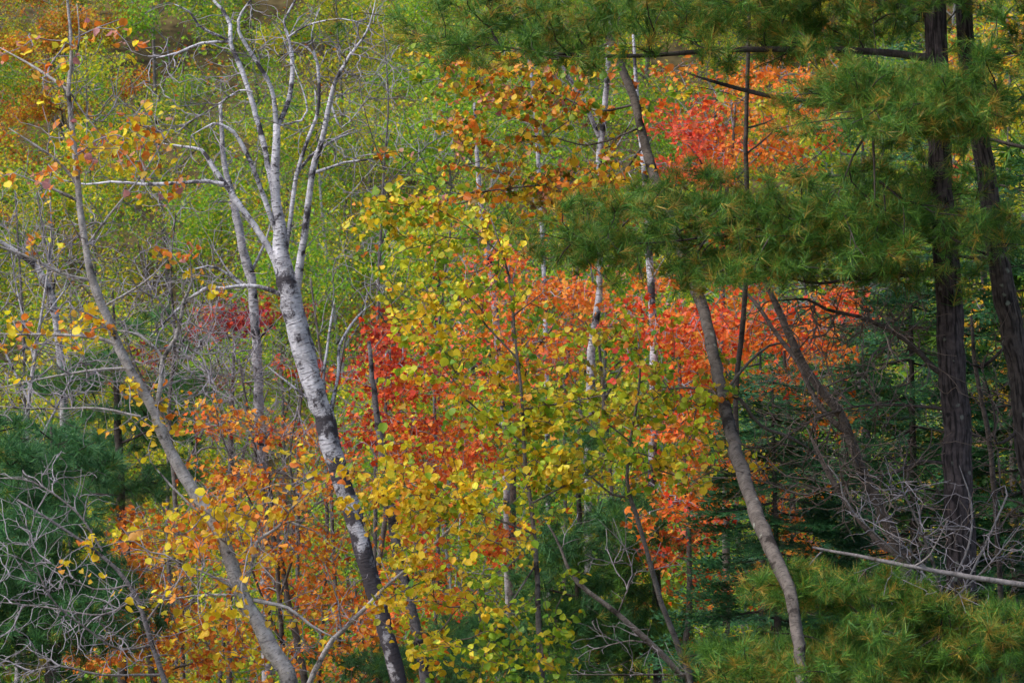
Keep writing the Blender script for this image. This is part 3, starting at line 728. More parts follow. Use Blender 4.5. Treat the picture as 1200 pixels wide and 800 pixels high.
def fir(name, label, px, d, top, bottom, half, n_b, nspray, group=None, parts=300, bark=B_DARK):
    """conifer with tiers of flat boughs between photograph heights top and bottom"""
    x = at(px, 0, d)[0]; base = np.array([x, d, float(ground_z(x, d))])
    root = thing(name, label, 'fir tree', tuple(base), group)
    zt = at(0, top, d)[2]; zb = max(at(0, bottom, d)[2], base[2] + .4); H = zt - base[2]
    Pn, Rn = smooth_line([base - np.array([0, 0, .1]), base + np.array([.05, 0, H * .5]), np.array([x, d, zt])], [.02 + H * .009, .012 + H * .005, .004], .2)
    V, Fs, uv = tube(Pn, Rn, 8); link('trunk', make_mesh('trunk', V - base, Fs, bark, uv=uv, smooth=True), root)
    Wm = half * pxm(d); pos, ax, nr, tw = [], [], [], []
    for k in range(n_b):
        f = (k + rng.uniform(0, 1)) / n_b; z = zb + (zt - zb) * f; L = Wm * (1 - f) ** .8 * rng.uniform(.75, 1.1) + .15
        ang = k * 2.4 + rng.uniform(-.3, .3); o = np.array([math.cos(ang), math.sin(ang), 0]); s = np.array([-o[1], o[0], 0])
        a = np.array([x, d, z]); e = a + o * L + np.array([0, 0, -.18 * L]); t5 = np.linspace(0, 1, 5)[:, None]
        ln = a + (e - a) * t5 + np.array([0, 0, .12 * L]) * (t5 ** 2 - t5 * .6); tw.append(ln)
        ns = max(5, int(nspray * 1.3 * L / Wm))
        for q in range(ns):
            u = rng.uniform(.2, 1) if q else 1.0; i = min(int(u * 4), 3); g = u * 4 - i; p = ln[i] * (1 - g) + ln[i + 1] * g
            sg = random.choice((-1, 1)) if q else 0; r = rng.uniform(0, .55) * L * (1.1 - u)
            pos.append(p + s * sg * r - np.array([0, 0, .12 * r])); ax.append(o * (.8 + u * .4) + s * sg * .8 * (1.2 - u * .5) + np.array([0, 0, rng.normal(-.1, .12)]))
            nr.append(np.array([0, 0, 1]) + rng.normal(size=3) * .2)
    pos, ax, nr = map(np.array, (pos, ax, nr)); rot = basis(nr, ax); size = rng.uniform(1.0, 1.7, len(pos)) * (1.35 if d > 37 else 1)
    tw = np.array(tw); Rr = np.linspace(.011, .003, 5)[None].repeat(len(tw), 0)
    for ln, r_ in zip(tw, Rr):
        V, Fq = tubes_batch((ln - base)[None], r_[None], 5); link('branch', make_mesh('branch', V, [Fq], T_DARK, smooth=True), root)
    qx = pos[:, 0] / pos[:, 1] / K; qz = pos[:, 2] / pos[:, 1] / K
    ok = (np.abs(qx) < .52) & (np.abs(qz) < .35)
    order = np.argsort(np.where(ok, pos[:, 1], 1e6))[:parts]; order = [i for i in order if ok[i]]
    for i in order:
        ob = bpy.data.objects.new('spray', SPRAY_ME[i % 4]); COL.objects.link(ob); ob.parent = root
        M = Matrix.Identity(4)
        for a in range(3):
            for b in range(3): M[a][b] = rot[i, a, b] * size[i]
            M[a][3] = pos[i, a] - base[a]
        ob.matrix_basis = M
    rest = np.ones(len(pos), bool); rest[order] = False
    Vs, Fc, Cs, off = [], [], [], 0
    back = (pos[:, 1] > d - .9) | (d > 29.2)
    for q, (tv, tf, tcx) in enumerate(SPRAYS + BROAD):
        s = np.where(rest & (np.arange(len(pos)) % 4 == q % 4) & (back == (q > 3)))[0]
        if not len(s): continue
        V, F_, C = scatter(tv, tf, pos[s] - base, rot[s], size[s], np.ones((len(s), 3)))
        Vs.append(V); Fc.append(F_ + off); Cs.append(np.tile(tcx, (len(s), 1))); off += len(V)
    if Vs: link('needles', make_mesh('needles', np.vstack(Vs), [np.vstack(Fc)], M_NEEDLE, col=np.vstack(Cs)), root, kind='stuff')
fir('fir_tree', 'dark green fir with layered boughs behind the leaning aspen trunk', 905, 28.5, 430, 960, 120, 66, 32)
fir('fir_tree', 'shaded fir standing behind the tall dark pine trunk', 1065, 29.4, 250, 980, 155, 84, 30)
fir('fir_tree', 'shaded fir at the edge behind the lichened pine', 1215, 29.0, 180, 980, 135, 80, 26, parts=150)
fir('fir_tree', 'fir deep in shade behind the twin dark stems', 985, 36.5, 160, 980, 140, 54, 16, parts=100)
fir('fir_tree', 'fir far back between the two pine trunks', 1150, 36.0, 60, 980, 150, 54, 16, parts=100)

for px_, d_, top_, lab_ in [(890, 41.0, 330, 'dark fir closing the gap behind the red and orange maple'), (1010, 40.0, 60, 'tall dark fir at the back of the stand behind the dead twigs'), (1105, 42.0, -40, 'tall dark fir at the back of the stand behind the dark pine'),
                            (1190, 40.0, 250, 'dark fir at the back of the stand beside the golden maple'), (1260, 38.0, 60, 'dark fir beyond the golden maple'), (950, 44.0, 220, 'dim fir deepest in the stand')]:
    fir('fir_tree', lab_, px_, d_, top_, 900, 120, 46, 12, parts=60)
# ------------------------------------------------------------------ the broad-leaved trees traced from the photograph
# the white birch
tree('white_birch', 'many stemmed white birch with bare pale limbs', 'tree', 29.0,
     [(470, 820, 27), (452, 740, 29), (438, 690, 30), (424, 640, 31), (404, 575, 32), (386, 512, 34), (369, 458, 36), (351, 392, 38), (339, 345, 37), (330, 300, 28), (327, 255, 19), (322, 220, 15), (324, 145, 13)],
     [[(324, 150, 11), (338, 118, 10), (343, 78, 9), (338, 44, 7), (333, 24, 5), (346, 0, 4), (350, -40, 3)],
      [(324, 148, 11), (319, 105, 9), (304, 78, 8), (280, 37, 7), (283, 15, 5), (294, 0, 4), (305, -30, 2)],
      [(322, 232, 12), (316, 203, 12), (309, 169, 12), (300, 135, 11), (290, 101, 11), (280, 74, 10), (270, 51, 9), (270, 30, 8), (260, 10, 7), (250, 0, 6), (238, -30, 4)],
      [(330, 290, 12), (311, 236, 10), (300, 206, 9), (287, 176, 9), (274, 155, 8), (262, 148, 7), (250, 145, 5), (225, 158, 3)],
      [(336, 345, 17), (329, 330, 15), (318, 297, 14), (300, 267, 13), (270, 226, 12), (250, 196, 10), (236, 176, 7), (215, 172, 5), (190, 168, 3)],
      [(262, 216, 8), (240, 212, 8), (216, 214, 8), (169, 216, 7), (130, 213, 5), (101, 216, 4), (60, 208, 2)],
      [(348, 338, 20), (352, 309, 17), (358, 267, 14), (366, 203, 13), (378, 162, 11), (387, 118, 10), (395, 91, 9), (403, 78, 8), (410, 65, 6), (424, 47, 5), (434, 27, 4), (440, 0, 2)],
      [(334, 300, 10), (341, 253, 9), (348, 203, 9), (361, 162, 8), (373, 128, 7), (372, 74, 6), (362, 58, 4), (350, 51, 3)],
      [(348, 203, 7), (365, 182, 6), (385, 168, 6), (400, 160, 5), (418, 155, 4)],
      [(367, 203, 7), (388, 196, 6), (402, 191, 5), (430, 187, 4), (465, 184, 3)],
      [(330, 345, 11), (304, 336, 9), (280, 335, 8), (262, 338, 7), (240, 338, 7), (216, 356, 6), (190, 380, 5), (175, 395, 4)],
      [(284, 335, 6), (262, 318, 5), (243, 312, 5), (216, 319, 3)],
      [(270, 52, 6), (267, 49, 6), (236, 51, 6), (209, 62, 5), (179, 69, 3)],
      [(268, 48, 6), (260, 44, 6), (246, 38, 6), (233, 30, 5), (222, 14, 4), (204, 5, 3)],
      [(296, 108, 5), (280, 106, 4), (257, 122, 4), (223, 142, 3)],
      [(372, 475, 8), (366, 471, 7), (341, 451, 5), (311, 427, 3)],
      [(378, 478, 8), (380, 434, 6), (388, 376, 5), (392, 350, 3)],
      [(385, 490, 8), (396, 440, 6), (398, 405, 6), (418, 372, 5), (437, 355, 3)],
      [(325, 148, 5), (360, 130, 4), (330, 40, 2)], [(387, 118, 5), (400, 150, 4), (420, 130, 3)],
      [(338, 44, 5), (360, 30, 4), (400, 22, 3), (430, 30, 2)], [(372, 74, 4), (365, 40, 3), (375, 10, 2)]],
     bare=[(330, 40, 95, 45, 190), (230, 110, 65, 60, 170), (420, 70, 45, 55, 110), (340, 130, 80, 60, 110), (220, 200, 90, 30, 80), (400, 150, 40, 40, 40), (230, 330, 60, 40, 60), (430, 300, 50, 60, 30), (420, 190, 40, 15, 20), (330, 430, 40, 30, 20)],
     bark=B_BIRCH, twig=T_PALE, dd=.8, slopes=.25, sides=18, r0=.0021, slim=.88)
tree('grey_birch', 'grey birch trunk standing just behind the white birch', 'tree', 32.5,
     [(310, 620, 15), (305, 540, 15), (303, 485, 15), (302, 434, 15), (299, 383, 14), (294, 326, 14), (284, 290, 13), (277, 253, 12), (270, 220, 10), (262, 185, 8), (258, 120, 5)],
     [[(297, 340, 6), (270, 320, 4), (250, 290, 3)], [(294, 320, 6), (312, 280, 4), (320, 250, 3)], [(300, 400, 5), (330, 370, 3)]],
     bare=[(280, 260, 50, 50, 60), (290, 400, 60, 50, 60)], bark=B_BIRCH2, twig=T_GREY, dd=.6, sides=14)
tree('grey_birch', 'dark lower birch trunk wrapped by yellow aspen leaves', 'tree', 30.5,
     [(500, 820, 17), (490, 750, 17), (478, 700, 16), (466, 650, 15), (458, 590, 14), (448, 530, 12), (440, 470, 9), (432, 400, 6)],
     [[(470, 660, 6), (500, 620, 4), (520, 600, 3)], [(452, 550, 5), (430, 520, 3)]],
     bare=[(450, 560, 60, 60, 50)], bark=B_BIRCHD, twig=T_GREY, dd=.6, sides=14)
tree('grey_birch', 'pale pink barked birch with a fork behind the orange aspen leaves', 'tree', 33.0,
     [(690, 520, 12), (692, 450, 13), (694, 400, 12), (702, 350, 10), (703, 305, 9), (705, 230, 9), (702, 186, 10), (707, 145, 9), (712, 84, 8), (716, 20, 6), (718, -60, 4)],
     [[(702, 160, 8), (690, 132, 8), (673, 101, 7), (655, 70, 5), (640, 30, 3)], [(704, 200, 4), (730, 160, 3), (745, 130, 2)]],
     bare=[(690, 110, 60, 60, 60), (700, 200, 60, 40, 40)], bark=B_BIRCH2, twig=T_GREY, sides=12)
tree('grey_birch', 'straight white birch trunk among the red maple leaves', 'tree', 31.5,
     [(768, 640, 13), (764, 560, 13), (766, 470, 13), (767, 427, 13), (766, 400, 13), (764, 356, 12), (760, 290, 11), (757, 230, 10), (754, 189, 9), (748, 130, 7), (742, 40, 4)],
     [[(762, 330, 5), (780, 300, 3)], [(758, 240, 5), (735, 200, 3)]],
     bare=[(750, 200, 50, 50, 40)], bark=B_BIRCH, twig=T_GREY, sides=12)
tree('grey_birch', 'grey birch trunk rising through the orange maple leaves', 'tree', 36.0,
     [(592, 520, 10), (585, 420, 11), (578, 340, 11), (571, 295, 10), (566, 262, 9), (560, 200, 7), (556, 120, 4)], [[(572, 300, 4), (590, 270, 3)]],
     bare=[(570, 240, 40, 50, 40), (600, 170, 70, 40, 50)], bark=B_BIRCH2, twig=T_GREY, sides=10)
tree('grey_birch', 'slender grey birch stem rising beside the tips of the pine boughs', 'tree', 40.0,
     [(640, 420, 9), (634, 250, 8), (626, 120, 7), (614, 30, 7), (608, 0, 6), (600, -60, 4)], [[(628, 140, 4), (650, 110, 2)]],
     bare=[(620, 80, 50, 60, 40)], bark=B_BIRCH2, slim=.8, twig=T_GREY, sides=10)
tree('grey_birch', 'leaning grey birch behind the bare twigs beside dark pine', 'tree', 36.0,
     [(70, 600, 10), (74, 480, 10), (66, 380, 11), (55, 335, 11), (40, 310, 9), (15, 292, 7), (-20, 270, 5)], [[(60, 350, 5), (66, 320, 4), (70, 290, 2)]],
     bare=[(50, 330, 60, 50, 50), (30, 250, 60, 40, 50)], bark=B_BIRCH2, twig=T_PALE, sides=10)

# the leaning aspen on the left
LY = [(Y, 2), (O, 2.4), (P, .7), (YG, .4)]
LB = [(Y, 3), (O, 1.5)]
tree('leaning_aspen', 'leaning grey aspen with sparse orange leaves and crooked twigs', 'tree', 23.0,
     [(345, 820, 26), (320, 765, 25), (300, 725, 24), (281, 690, 23), (256, 620, 20), (227, 575, 19), (206, 540, 18), (187, 500, 17), (175, 470, 16), (156, 440, 15), (141, 410, 14), (126, 372, 13),
      (112, 340, 13), (104, 310, 11), (96, 260, 10), (91, 215, 9), (86, 160, 8), (80, 108, 7), (84, 60, 5), (79, 0, 4), (76, -50, 3)],
     [[(180, 482, 9), (184, 474, 9), (189, 444, 9), (191, 420, 8), (206, 397, 8), (213, 366, 7), (216, 351, 6), (225, 329, 4), (222, 300, 3)],
      [(191, 422, 6), (184, 410, 6), (162, 392, 6), (135, 387, 5)],
      [(139, 404, 8), (115, 396, 7), (68, 392, 6), (27, 392, 4), (-10, 390, 3)],
      [(152, 432, 6), (125, 432, 5), (68, 440, 4), (-5, 455, 3)], [(165, 488, 5), (115, 478, 4), (54, 479, 3), (0, 476, 3)],
      [(103, 328, 6), (71, 320, 6), (40, 304, 5), (0, 289, 4), (-20, 284, 3)],
      [(91, 235, 7), (57, 219, 5), (17, 203, 4)], [(91, 216, 6), (68, 189, 5), (44, 172, 4), (10, 150, 3)],
      [(79, 106, 6), (44, 81, 5), (0, 56, 4)], [(80, 98, 5), (91, 57, 4), (93, 37, 3), (90, 5, 2)], [(82, 108, 4), (100, 135, 3), (120, 160, 2)],
      [(284, 697, 8), (294, 665, 7), (301, 635, 6), (321, 621, 6), (338, 611, 5), (371, 623, 3)], [(297, 703, 8), (338, 712, 6), (365, 733, 5), (399, 750, 4)],
      [(284, 694, 6), (250, 675, 4), (209, 658, 3)], [(276, 697, 5), (236, 697, 4), (169, 706, 3)], [(238, 605, 4), (199, 567, 4), (176, 540, 3)],
      [(100, 290, 5), (130, 250, 4), (170, 200, 3), (200, 150, 3)], [(216, 352, 5), (240, 340, 4), (262, 318, 3)], [(200, 400, 4), (240, 415, 3), (262, 410, 2)],
      [(120, 360, 5), (170, 330, 3), (200, 300, 3)]],
     clouds=[(95, 60, 55, 45, 13, LY), (185, 150, 35, 45, 12, LY), (105, 165, 30, 28, 7, LY), (45, 180, 45, 40, 9, LY), (150, 180, 25, 25, 4, LY), (200, 210, 30, 30, 4, LY), (205, 297, 28, 14, 5, LY),
             (28, 385, 40, 20, 8, LB), (60, 270, 30, 20, 3, LY), (95, 380, 25, 15, 4, LB), (10, 410, 15, 12, 3, LY), (150, 490, 60, 50, 6, LB), (200, 500, 40, 30, 5, LB), (250, 345, 20, 8, 2, LB),
             (230, 590, 60, 40, 10, LB), (120, 640, 30, 30, 6, LB), (270, 620, 60, 50, 12, LB), (310, 590, 60, 40, 14, LB), (230, 700, 70, 60, 14, LB), (270, 740, 60, 40, 10, [(Y, 3), (YG, 1)]), (365, 570, 40, 30, 10, LB)],
     bare=[(200, 370, 60, 60, 110), (60, 440, 90, 50, 130), (60, 260, 70, 60, 80), (220, 440, 60, 50, 90), (240, 660, 70, 50, 70), (320, 640, 60, 50, 60), (90, 330, 70, 40, 60), (100, 120, 70, 70, 60), (340, 740, 60, 40, 40)],
     bark=B_ASPEN, twig=T_GREY, leaf=.041, per=4, parts=300, dd=.5, spread=.07, sides=16, key='left', clump=2, dense=2.1, wide=1.2, r0=.0021, along=.03)

# the slim aspen in the middle with yellow and green leaves
YGm = [(Y, 2.8), (YG, 2.0), (G, 2.0), (O, .3)]
YYm = [(Y, 4.5), (YG, 1.2), (O, .6), (G, .2)]
GGm = [(G, 3), (YG, 1.5), (Y, .5)]
OGm = [(O, 1.6), (Y, 1.5), (G, 1.2), (P, .5), (OL, .6)]
OLm = [(OL, 1.2), (Y, 1.6), (YG, 1.8), (G, 1.3), (O, .6)]
tree('aspen_sapling', 'slim upright aspen covered in yellow and green leaves', 'tree', 23.5,
     [(636, 820, 10), (633, 760, 9), (631, 733, 9), (630, 682, 8), (626, 625, 7), (621, 581, 6), (616, 547, 6), (613, 500, 5), (610, 450, 5), (604, 400, 4), (599, 340, 4), (590, 300, 3), (575, 255, 2)],
     [[(626, 625, 4), (560, 600, 3), (500, 580, 3), (450, 560, 2)], [(622, 590, 4), (660, 570, 3), (700, 555, 2)], [(615, 520, 4), (560, 480, 3), (520, 440, 2)], [(612, 480, 4), (670, 470, 3), (720, 460, 2)],
      [(606, 420, 4), (560, 370, 3), (520, 320, 2)], [(628, 640, 4), (570, 680, 3), (530, 720, 2)], [(629, 660, 4), (590, 720, 3), (570, 760, 2)], [(602, 370, 3), (640, 340, 2)], [(590, 300, 3), (540, 260, 2), (490, 235, 2)]],
     clouds=[(520, 290, 65, 50, 84, YGm), (535, 355, 60, 45, 66, YGm), (490, 250, 50, 30, 30, YGm), (560, 440, 85, 55, 70, YGm), (480, 385, 30, 40, 20, YYm), (600, 490, 90, 45, 62, OLm), (580, 560, 80, 45, 70, YGm),
             (480, 580, 60, 50, 58, YYm), (460, 530, 40, 25, 22, YYm), (540, 620, 60, 45, 32, YYm), (530, 690, 60, 45, 42, YYm), (590, 740, 60, 50, 40, GGm), (500, 740, 40, 40, 20, YYm), (650, 555, 50, 32, 56, [(Y, 3), (YG, 2), (G, 1)]), (680, 540, 35, 25, 24, YYm),
             (560, 775, 60, 30, 34, YGm), (620, 690, 40, 40, 24, GGm), (640, 770, 40, 30, 18, GGm), (440, 560, 25, 35, 10, YYm)],
     bark=B_STEM, twig=T_BROWN, leaf=.039, per=6, parts=300, dd=.55, spread=.06, sides=12, key='mid', clump=4, dense=1.1, wide=1.22)
tree('aspen_sapling', 'crooked slender aspen with olive yellow leaves over a green pine', 'tree', 24.5,
     [(812, 820, 9), (798, 766, 9), (775, 706, 8), (758, 645, 7), (744, 598, 7), (738, 581, 6), (735, 560, 5), (738, 520, 4), (745, 480, 4), (750, 440, 3), (748, 400, 2)],
     [[(738, 582, 5), (717, 579, 4), (695, 560, 3), (670, 540, 2)], [(744, 500, 3), (790, 480, 3), (830, 470, 2)], [(742, 520, 3), (690, 480, 3), (650, 460, 2)], [(748, 450, 3), (790, 420, 2)], [(740, 560, 3), (790, 540, 2)]],
     clouds=[(700, 480, 80, 40, 60, OLm), (770, 470, 70, 40, 54, OLm), (760, 520, 80, 35, 50, OLm), (700, 430, 60, 40, 36, OLm), (820, 500, 35, 40, 24, OLm), (690, 390, 50, 25, 16, OLm), (800, 450, 40, 30, 18, OLm), (650, 500, 50, 40, 26, OLm), (720, 560, 40, 25, 14, GGm)],
     bark=B_STEM, twig=T_BROWN, leaf=.040, per=6, parts=300, dd=.6, spread=.06, key='olive', clump=4, dense=1.0, wide=1.25)
# the tall aspen leaning in from the right
lean = lambda y: float(np.interp(y, [-60, 190, 460, 700, 840], [26.4, 26.1, 24.4, 22.6, 22.1]))   # its foot stands nearer than its top
ld = lambda w: [(*p[:3], lean(p[1])) for p in w]
lim = lambda ls: [[(*p[:3], lean(l[0][1]) + (k * .08)) for k, p in enumerate(l)] for l in ls]
tree('leaning_aspen', 'tall brown grey aspen trunk leaning left through the pine boughs', 'tree', 22.1,
     ld([(945, 840, 17), (938, 790, 17), (934, 740, 18), (925, 690, 21), (911, 660, 22), (886, 600, 22), (866, 540, 21), (851, 480, 19), (839, 430, 18), (829, 380, 17), (820, 350, 17), (797, 290, 16), (776, 230, 15), (761, 190, 15), (749, 140, 13), (742, 112, 13), (716, 50, 12), (695, 0, 11), (670, -60, 8)]),
     lim([[(846, 462, 6), (820, 456, 5), (800, 454, 4), (770, 458, 3)], [(846, 463, 7), (851, 457, 6), (878, 424, 5), (901, 405, 5), (921, 402, 4)], [(850, 464, 8), (867, 467, 7), (891, 498, 6), (928, 513, 7), (955, 530, 5)],
      [(755, 170, 5), (720, 210, 4), (670, 225, 3), (610, 215, 2)], [(745, 122, 5), (700, 130, 4), (650, 110, 4), (600, 100, 2)], [(770, 215, 4), (730, 250, 3), (680, 255, 2)], [(716, 50, 5), (660, 70, 4), (610, 60, 3), (560, 60, 2)],
      [(750, 150, 4), (690, 170, 3), (630, 160, 2), (560, 190, 2)], [(640, 216, 3), (560, 225, 3), (500, 232, 2), (450, 245, 2)]]),
     clouds=[(620, 115, 60, 40, 60, OGm, 4.0), (560, 90, 45, 45, 40, OGm, 4.0), (650, 70, 60, 30, 20, OGm, 4.0), (590, 150, 60, 30, 26, OGm, 4.0), (640, 230, 80, 35, 52, OGm, 4.0), (560, 240, 70, 30, 36, OGm, 4.0), (700, 225, 60, 30, 34, [(O, 2), (Y, 2), (G, .6)], 4.0), (690, 200, 40, 20, 14, OGm, 4.0),
             (480, 240, 40, 25, 12, OGm, 4.0), (520, 60, 30, 30, 8, GGm, 4.0), (490, 40, 30, 20, 6, GGm, 4.0), (720, 120, 40, 20, 8, OGm, 4.0), (740, 260, 40, 20, 10, OGm, 4.0), (500, 150, 60, 20, 5, OGm, 4.0)],
     bark=B_ASPENR, twig=T_BROWN, leaf=.040, per=6, parts=300, dd=.6, spread=.06, sides=18, key='right', clump=4, dense=1.95, wide=1.25, along=.03)
tree('aspen_sapling', 'bare leaning aspen pole crossing in front of the green pine', 'tree', 25.5,
     [(812, 815, 10), (798, 790, 10), (765, 756, 9), (724, 719, 8), (677, 682, 7), (663, 658, 5), (652, 631, 4), (640, 610, 2)],
     [[(765, 756, 4), (740, 750, 3), (690, 762, 2)], [(724, 719, 4), (735, 690, 2)], [(798, 790, 4), (720, 790, 3), (660, 790, 2)]],
     bare=[(720, 760, 60, 40, 60), (720, 640, 60, 60, 40)], bark=B_STEM, twig=T_GREY, dd=.5)
tree('aspen_sapling', 'thin grey aspen stem slanting up through yellow leaves', 'tree', 24.0,
     [(350, 850, 9), (380, 765, 8), (400, 740, 7), (430, 710, 6), (457, 682, 5), (490, 655, 4), (518, 628, 4), (535, 610, 3), (542, 595, 2)],
     [[(400, 740, 4), (395, 700, 3), (380, 660, 2)], [(457, 682, 3), (440, 640, 2)]],
     clouds=[(470, 660, 40, 40, 12, YYm), (510, 650, 40, 40, 18, YYm), (470, 600, 35, 30, 14, YYm), (480, 740, 35, 30, 8, YYm)], bare=[(410, 720, 40, 40, 30)],
     bark=B_ASPEN, twig=T_GREY, leaf=.039, per=6, parts=200, dd=.4, key='mid', clump=4, dense=1.1, wide=1.22)
tree('aspen_sapling', 'mossy slim trunk in front of the pink red maple', 'tree', 26.5,
     [(934, 745, 8), (924, 690, 8), (886, 600, 8), (868, 545, 8), (862, 470, 8), (870, 380, 8), (876, 300, 7), (876, 230, 7), (874, 169, 7), (876, 88, 6), (878, 20, 5), (880, -60, 3)], [[(876, 150, 4), (895, 145, 3), (915, 135, 2)], [(875, 180, 4), (900, 160, 3), (920, 140, 2)]],
     clouds=[(905, 135, 30, 30, 14, [(Y, 2), (YG, 1), (O, 1)]), (850, 250, 40, 20, 6, YGm), (950, 165, 15, 15, 5, YGm), (810, 110, 30, 15, 5, YGm)], bark=B_DARK, twig=T_DARK, leaf=.040, per=6, parts=60, key='mid', clump=4, dense=1.1, wide=1.22)
# twin dark stems on the right
tree('twin_stem_maple', 'pair of dark leaning maple stems beside the fir', 'tree', 27.5,
     [(1075, 720, 24), (1057, 655, 22), (1033, 597, 17), (1009, 550, 16), (1003, 532, 15), (982, 481, 14), (959, 454, 13), (935, 414, 12), (911, 360, 10), (898, 332, 8), (880, 290, 5)],
     [[(1050, 650, 13), (1023, 628, 11), (1003, 604, 10), (976, 564, 10), (959, 530, 9), (945, 500, 8)], [(990, 505, 11), (959, 474, 10), (935, 424, 9), (911, 393, 8), (884, 353, 7), (861, 332, 5)],
      [(1040, 615, 11), (1020, 580, 9), (1004, 545, 8), (996, 520, 6)], [(960, 456, 4), (1000, 440, 3), (1040, 430, 2)]],
     bare=[(930, 460, 70, 50, 70), (980, 560, 70, 50, 90), (900, 350, 40, 20, 20)], bark=B_DARK, twig=T_BROWN, sides=14, dd=.5)
tree('dark_sapling', 'dark crooked sapling between the two pine trunks', 'tree', 25.5,
     [(1175, 760, 8), (1168, 620, 8), (1160, 520, 8), (1150, 470, 7), (1142, 420, 6), (1138, 370, 4)], [[(1164, 560, 4), (1190, 590, 3)], [(1152, 480, 4), (1130, 450, 3)]],
     bare=[(1150, 480, 40, 60, 40), (1170, 640, 40, 60, 50)], bark=B_DARK, twig=T_BROWN)

# ------------------------------------------------------------------ maples, low and coloured
def maple(label, d, trunk, clouds, limbs=(), group=None, per=5, leaf=.044, dd=1.4, bare=(), thin=1.0, **k):
    return tree('maple_tree', label, 'maple', d, trunk, limbs, clouds, bare, bark=B_STEM, twig=T_GREY, leaf=leaf, per=per, shapes=LOBED, mat=M_MAPLE,
                dd=dd, spread=.13, droop=.3, group=group, sides=10, clump=11, dense=thin, wide=1.1, **k)
BOm = [(BO, 2), (O, 2.6), (Y, 1.3), (RO, .8)]
maple('orange maple spreading beneath the leaning grey aspen', 31.0, [(360, 830, 12), (350, 760, 11), (335, 690, 9), (325, 620, 7), (315, 560, 5), (310, 500, 3)],
      [(290, 540, 80, 50, 170, BOm), (340, 610, 80, 60, 220, BOm), (250, 590, 60, 40, 130, BOm), (380, 560, 50, 40, 90, BOm), (320, 690, 80, 60, 200, BOm), (390, 680, 50, 60, 90, [(RO, 2), (BO, 2)]), (250, 500, 50, 30, 60, [(RO, 2), (DR, 1), (BO, 1)])],
      [[(345, 720, 6), (300, 650, 4), (260, 600, 3)], [(330, 640, 5), (370, 590, 3)], [(340, 700, 5), (390, 660, 3)]], bare=[(320, 560, 90, 80, 200)], thin=.68)
maple('rusty orange maple at the foot of the bare grey shrub', 29.5, [(185, 850, 11), (175, 770, 10), (160, 700, 8), (150, 640, 6), (170, 600, 4)],
      [(170, 640, 50, 30, 100, BOm), (210, 660, 60, 40, 130, BOm), (190, 740, 80, 50, 230, BOm), (270, 760, 80, 45, 220, [(BO, 2), (O, 2), (Y, 1.5), (YG, .4)]), (130, 760, 40, 30, 60, [(RO, 2), (BO, 2), (P, .5)]), (150, 620, 30, 20, 40, BOm), (120, 700, 30, 25, 30, BOm)],
      [[(170, 750, 5), (220, 710, 4), (250, 690, 3)], [(160, 700, 5), (130, 720, 3)], [(178, 790, 5), (250, 770, 4), (300, 760, 2)]], bare=[(180, 700, 80, 80, 120)], thin=.72)
maple('dim orange maple low behind the dark birch foot', 34.0, [(430, 850, 10), (425, 770, 9), (420, 720, 6), (415, 680, 4)], [(420, 740, 50, 50, 150, [(BO, 2), (RO, 2)]), (370, 770, 50, 30, 80, BOm), (500, 660, 40, 60, 120, [(RO, 2), (R, 1)])])
DRm = [(DR, 3), (R, 1.5), (RO, .5)]
maple('deep red maple behind the right side of the white birch', 34.0, [(440, 700, 9), (450, 620, 8), (456, 540, 7), (452, 470, 5), (458, 410, 3)],
      [(455, 395, 42, 25, 85, DRm), (440, 440, 65, 30, 150, DRm), (480, 430, 40, 40, 90, DRm), (470, 490, 65, 40, 180, [(DR, 2), (RO, 2), (R, 1)]), (440, 520, 40, 30, 70, [(DR, 1), (RO, 2)]), (520, 540, 50, 50, 130, [(R, 1), (RO, 2)])],
      [[(455, 500, 5), (490, 450, 3)], [(454, 520, 5), (420, 470, 3)]])
maple('crimson maple seen through twigs behind the grey birch trunk', 37.0, [(270, 560, 8), (272, 460, 7), (274, 400, 4), (270, 350, 2)],
      [(275, 385, 32, 28, 70, [(DR, 3), ([(150, 44, 62), (128, 40, 58)], 3)]), (255, 355, 30, 20, 30, [(DR, 2), (OL, 1)]), (300, 350, 40, 20, 30, [(DR, 1), (OL, 2)]), (240, 440, 60, 30, 40, [(DR, 1), (BR, 2)])], per=8)
ROm = [(RO, 3), (RP, 1), (O, 1.6), (Y, .3), (P, .5)]
maple('salmon orange maple behind the yellow green aspen', 35.0, [(600, 640, 10), (602, 540, 9), (604, 440, 7), (600, 370, 5), (596, 310, 3)],
      [(590, 320, 55, 35, 110, ROm), (640, 360, 60, 40, 150, [(RO, 3), (O, 2.2), (R, .4), (Y, .3)]), (560, 380, 60, 40, 100, ROm), (620, 420, 70, 40, 120, ROm), (680, 330, 40, 30, 70, ROm), (560, 460, 60, 40, 120, ROm), (680, 400, 50, 40, 110, ROm), (570, 540, 70, 50, 190, [(R, 2), (RO, 2)]), (600, 290, 50, 15, 45, ROm), (590, 620, 50, 40, 80, [(R, 1), (RO, 2)])],
      [[(604, 440, 5), (650, 380, 3), (670, 350, 2)], [(603, 480, 5), (560, 430, 3), (540, 380, 2)], [(602, 520, 5), (560, 510, 3)], [(599, 360, 3), (570, 330, 2)]])
RRm = [(R, 2.6), (RP, 1.4), (RO, 2), (O, .5)]
